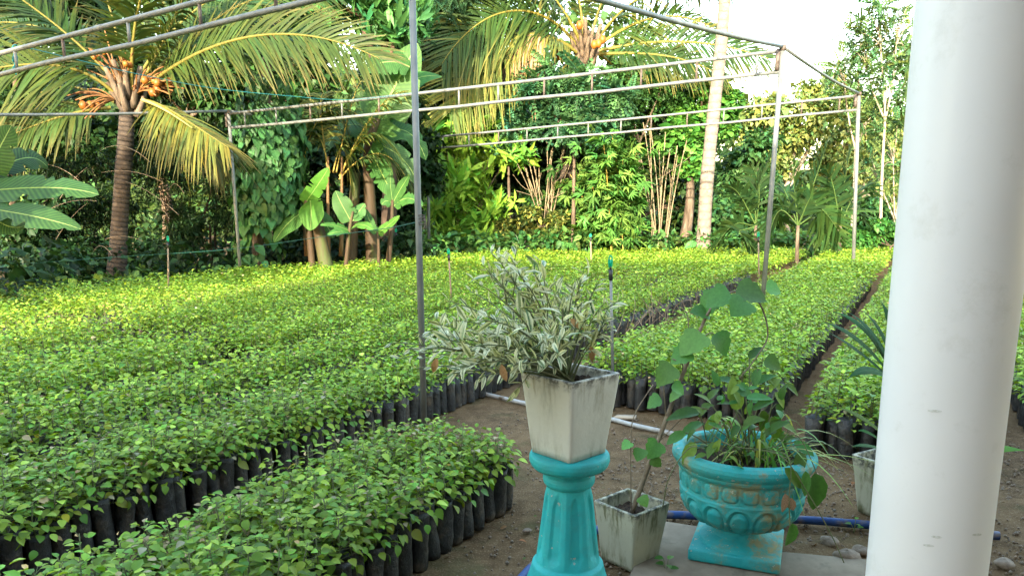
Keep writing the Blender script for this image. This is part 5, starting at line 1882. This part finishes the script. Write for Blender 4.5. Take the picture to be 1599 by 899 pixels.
# sapling; sunlight that misses it is put into raised leaf colours
Y = 20.3
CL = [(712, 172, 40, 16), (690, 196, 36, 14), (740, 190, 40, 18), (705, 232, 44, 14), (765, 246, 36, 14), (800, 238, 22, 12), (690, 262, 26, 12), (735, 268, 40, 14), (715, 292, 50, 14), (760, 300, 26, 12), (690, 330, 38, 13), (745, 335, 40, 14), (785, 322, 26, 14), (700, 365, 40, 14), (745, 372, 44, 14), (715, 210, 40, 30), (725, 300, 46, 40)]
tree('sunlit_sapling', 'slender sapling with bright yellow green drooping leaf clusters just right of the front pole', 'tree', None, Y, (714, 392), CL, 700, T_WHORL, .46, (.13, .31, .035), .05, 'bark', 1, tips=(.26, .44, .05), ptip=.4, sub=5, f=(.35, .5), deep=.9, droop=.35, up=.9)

# feathery compound leaved trees in the centre
tree('compound_leaved_tree', 'blue green tree with feathery compound leaves in front of the central palm trunk', 'tree', GT, 19.5, (895, 395), [(840, 128, 40, 28), (900, 138, 42, 26), (948, 150, 36, 30), (872, 178, 50, 28), (925, 190, 40, 26)], 1150, T_PINN, .42, BG, .07, 'bark', .9, sub=9, tips=(.06, .15, .05), ptip=.25)
tree('compound_leaved_tree', 'small bluish feathery tree right of the sunlit sapling', 'tree', GT, 20.5, (800, 395), [(775, 180, 36, 26), (800, 205, 34, 26)], 600, T_PINN, .38, (.05, .14, .065), .06, 'bark', .9, sub=8)
tree('compound_leaved_tree', 'airy tree of compound leaves right of the central palm trunk', 'tree', GT, 21.0, (1000, 395), [(985, 125, 36, 34), (1035, 135, 40, 24), (960, 175, 40, 34)], 620, T_PINN, .42, GN, .07, 'bark', .9, sub=9, tips=GN, ptip=.3)
tree('yellowing_bush', 'small leaved yellow green bush at the foot of the central palm', 'shrub', GT, 20.0, (820, 395), [(800, 358, 40, 26), (845, 350, 45, 32), (870, 372, 30, 18)], 4200, T_D2, .11, YG, .04, 'bark', .9, sub=10, stems=3, tips=(.24, .24, .05), ptip=.25)
tree('ivy_bush', 'dark round leaved bush hugging the central palm trunk', 'shrub', GT, 20.8, (870, 395), [(860, 310, 40, 36), (850, 340, 36, 30)], 2600, T_ROUND, .12, GN, .05, 'bark', 1, sub=8)
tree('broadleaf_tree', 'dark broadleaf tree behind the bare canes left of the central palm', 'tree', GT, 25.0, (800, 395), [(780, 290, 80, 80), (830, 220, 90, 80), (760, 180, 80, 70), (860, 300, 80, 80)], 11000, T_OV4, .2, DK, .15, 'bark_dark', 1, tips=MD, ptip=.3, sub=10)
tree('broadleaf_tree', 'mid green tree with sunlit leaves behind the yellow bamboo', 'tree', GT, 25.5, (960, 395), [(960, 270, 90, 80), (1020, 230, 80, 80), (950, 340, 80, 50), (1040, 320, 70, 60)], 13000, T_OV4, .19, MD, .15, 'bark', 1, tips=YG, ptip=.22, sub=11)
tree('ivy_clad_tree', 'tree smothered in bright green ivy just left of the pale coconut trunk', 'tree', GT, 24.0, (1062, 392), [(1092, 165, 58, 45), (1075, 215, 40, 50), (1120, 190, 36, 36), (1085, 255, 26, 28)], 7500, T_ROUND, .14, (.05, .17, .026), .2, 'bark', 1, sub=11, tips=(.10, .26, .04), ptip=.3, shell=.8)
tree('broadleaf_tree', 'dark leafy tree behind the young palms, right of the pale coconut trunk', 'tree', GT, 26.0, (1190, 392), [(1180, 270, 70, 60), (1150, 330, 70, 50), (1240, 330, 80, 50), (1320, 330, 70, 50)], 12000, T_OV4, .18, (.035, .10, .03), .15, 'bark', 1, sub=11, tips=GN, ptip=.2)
tree('painted_backlit_tree', 'yellow green tree with backlight painted into its leaves beyond the right hand poles', 'tree', GT, 31.0, (1230, 390), [(1200, 205, 60, 60), (1250, 175, 60, 60), (1300, 150, 44, 44), (1180, 270, 60, 50)], 9000, T_OV4, .2, (.12, .19, .05), .15, 'bark_pale', 1, sub=11, tips=(.24, .27, .08), ptip=.3)  # this and the next tree: backlit brightness put into the leaf colours
tree('painted_backlit_tree', 'yellowish tree with backlight painted into its leaves beyond the farthest right hand pole', 'tree', GT, 33.0, (1340, 390), [(1320, 215, 60, 50), (1370, 210, 60, 70), (1300, 270, 70, 50), (1385, 290, 50, 60)], 9000, T_OV4, .2, (.11, .17, .05), .15, 'bark_pale', 1, sub=11, tips=(.22, .25, .08), ptip=.3)
tree('low_bush', 'low bright green bush at the right end of the beds beside the column', 'shrub', GT, 19.5, (1372, 400), [(1372, 362, 40, 26), (1345, 378, 26, 18), (1400, 370, 30, 26)], 2600, T_OV4, .13, (.05, .16, .03), .04, 'bark', 1, sub=9, stems=3)
for base, cl_, Y, lab in (((1376, 395), [(1372, 40, 36, 50), (1390, 130, 40, 60), (1350, 90, 24, 24), (1400, 40, 36, 60)], 21.0, 'tall airy tree of compound leaves against the white sky left of the column'),
                          ((1402, 395), [(1395, 230, 40, 60), (1410, 330, 40, 50), (1365, 260, 34, 40), (1425, 120, 40, 90)], 22.5, 'dark slender tree of compound leaves close to the column'),
                          ((1328, 395), [(1318, 108, 26, 18), (1345, 60, 30, 40), (1340, 140, 34, 30), (1352, 190, 30, 30)], 24.0, 'thin tree with small feathery crown above the farthest right hand pole')):
    tree('slender_tree', lab, 'tree', GT, Y, base, cl_, 330, T_PINN, .36, (.06, .13, .045), .055, 'bark_pale', .9, sub=8, tips=YG, ptip=.2)
tree('broadleaf_tree', 'dark tree seen just past the right side of the white column', 'tree', GT, 22.0, (1620, 400), [(1600, 290, 80, 90), (1660, 180, 90, 110), (1560, 360, 60, 40)], 8000, T_OV4, .2, MD, .15, 'bark', 1, sub=11)


# bare canes and yellow bamboo
def canes(lab, cx, Y, n, top, spread, mat, r, leaves=0, name='cane_clump', cut=True):
    b = at(cx, 392, Y); b[2] = 0
    o = thing(name, lab, 'bamboo', b, 'bamboo and cane clumps')
    tp_, lv = [], Geo()
    for i in range(n):
        p = b + np.array((rng.normal(0, .16), rng.normal(0, .16), 0))
        e = at(cx + spread * (2 * (i + .5) / n - 1) + rng.normal(0, 5), top + rng.uniform(-25, 45), Y + rng.normal(0, .4))
        g = Geo()
        R = bez([p, p + (e - p) * np.array((.2, .2, .5)), e], 12)
        tube(g, R, np.linspace(r, r * .55, 12), 7)
        for q in range(2, 11, 2):
            tube(g, [R[q] - (R[q + 1] - R[q]) * .08, R[q] + (R[q + 1] - R[q]) * .08], r * 1.15, 7)
        if i % 2 and cut:
            q = R[7]
            tube(g, bez([q, q + rng.normal(0, .2, 3), q + np.array((rng.normal(0, .6), 0, rng.uniform(.3, .8)))], 6), r * .35, 5)
        g.build('cane', M[mat], o, b)
        tp_.append(R)
    if leaves:
        for R in tp_:
            k = leaves // n
            i = rng.integers(3, 12, k)
            P = R[i] + rng.normal(0, .28, (k, 3))
            A = unit(rng.normal(0, 1, (k, 3)) * np.array((1, 1, .5)) + np.array((0, 0, -.2)))
            L = .30 * np.exp(rng.normal(0, .25, k))
            add_leaves(lv, T_TUFT, P, A, unit(rng.normal(0, .4, (k, 3)) + np.array((0, -.4, 1))), L, L, jcol((.055, .15, .026), k, .25, .12, (.12, .22, .04), .3))
        lv.build('leaves', M['leaf_soft'], o, b)
    return o


canes('clump of bare pale cut canes left of the central palm trunk', 850, 23.0, 17, 235, 48, 'cane', .02)
canes('clump of bare straight whitish canes between the bamboo and the pale coconut trunk', 1030, 23.0, 11, 205, 44, 'cane', .02)
canes('yellow stemmed bamboo with light green leaf tufts in the centre of the back edge', 966, 22.0, 9, 230, 40, 'ycane', .018, 700, 'yellow_bamboo', False)
canes('small feathery green bamboo left of the bare whitish canes', 925, 22.4, 7, 255, 34, 'ycane', .013, 460, 'yellow_bamboo', False)
# broad leaved herbs along the far edge
g = Geo()
C, R = [], []
for px in np.arange(640, 1420, 14):
    yb = np.interp(px, [640, 760, 1000, 1250, 1420], [396, 392, 388, 386, 392])
    C.append(at(px + rng.normal(0, 5), yb - rng.uniform(2, 16), np.interp(px, [640, 1000, 1420], [21.2, 23.4, 24.5]) - rng.uniform(0, 1.2)))
    R.append((.4, .3, .28))
C = np.array(C)
C[:, 2] = np.clip(C[:, 2], .2, 1.2)
cloud(g, C, np.array(R), 4200, T_OV8, .2, (.05, .13, .03), .9, k=.35, tips=YG, ptip=.12)
for px in np.arange(420, 660, 9):
    c = at(px + rng.normal(0, 5), 392 + rng.uniform(-14, 8), rng.uniform(17.2, 18.5))
    c[2] = np.clip(c[2], .15, .9)
    cloud(g, c, (.35, .3, .25), 60, T_OV4, .16, DK, 1)
C = []
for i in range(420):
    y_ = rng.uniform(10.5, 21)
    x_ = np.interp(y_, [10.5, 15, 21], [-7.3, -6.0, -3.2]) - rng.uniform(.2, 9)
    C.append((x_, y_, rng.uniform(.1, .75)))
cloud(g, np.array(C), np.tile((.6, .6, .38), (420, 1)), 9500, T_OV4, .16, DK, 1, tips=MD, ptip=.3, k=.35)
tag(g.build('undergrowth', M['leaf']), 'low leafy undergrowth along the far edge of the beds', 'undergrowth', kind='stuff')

# the wood far behind, one mass
g = Geo()
C, R = [], []
for px in np.arange(-220, 1820, 42):
    top = np.interp(px, [-220, 600, 830, 1000, 1130, 1180, 1330, 1400, 1480, 1820], [-80, -90, -40, 60, 150, 185, 175, 120, 20, -40])
    for py in np.arange(390, top, -46):
        Y = rng.uniform(37, 46)
        C.append(at(px + rng.normal(0, 14), py + rng.normal(0, 10), Y))
        R.append(np.array((1.7, 1.2, 1.25)) * rng.uniform(.7, 1.25))
cloud(g, np.array(C), np.array(R), 42000, T_OV4, .42, (.05, .11, .03), 1, k=.35, tips=YG, ptip=.15, shell=.5)
tag(g.build('far_wood', M['leaf']), 'far dense wood closing the view behind the nursery', 'wood', kind='stuff')

# unseen tree added left of the view to shade the banana and the undergrowth
b = np.array((-9.2, 3.0, 0))
o = thing('broadleaf_tree', 'big leafy tree added out of view left of the beds to shade the banana plant', 'tree', b, GT)
g = Geo()
tube(g, spline([b, b + (.1, .05, 1.2), b + (-.05, .1, 2.6), b + (0, 0, 4.2)], 6), np.linspace(.2, .1, 19), 10)
g.build('trunk', M['bark'], o, b)
g = Geo()
c_, r_ = subclumps(b + (0, 0, 3.6), (1.7, 2.0, 2.2), 22, (.3, .5))
cloud(g, c_, r_, 9000, T_OV4, .2, MD, 1)
g.build('crown', M['leaf'], o, b)
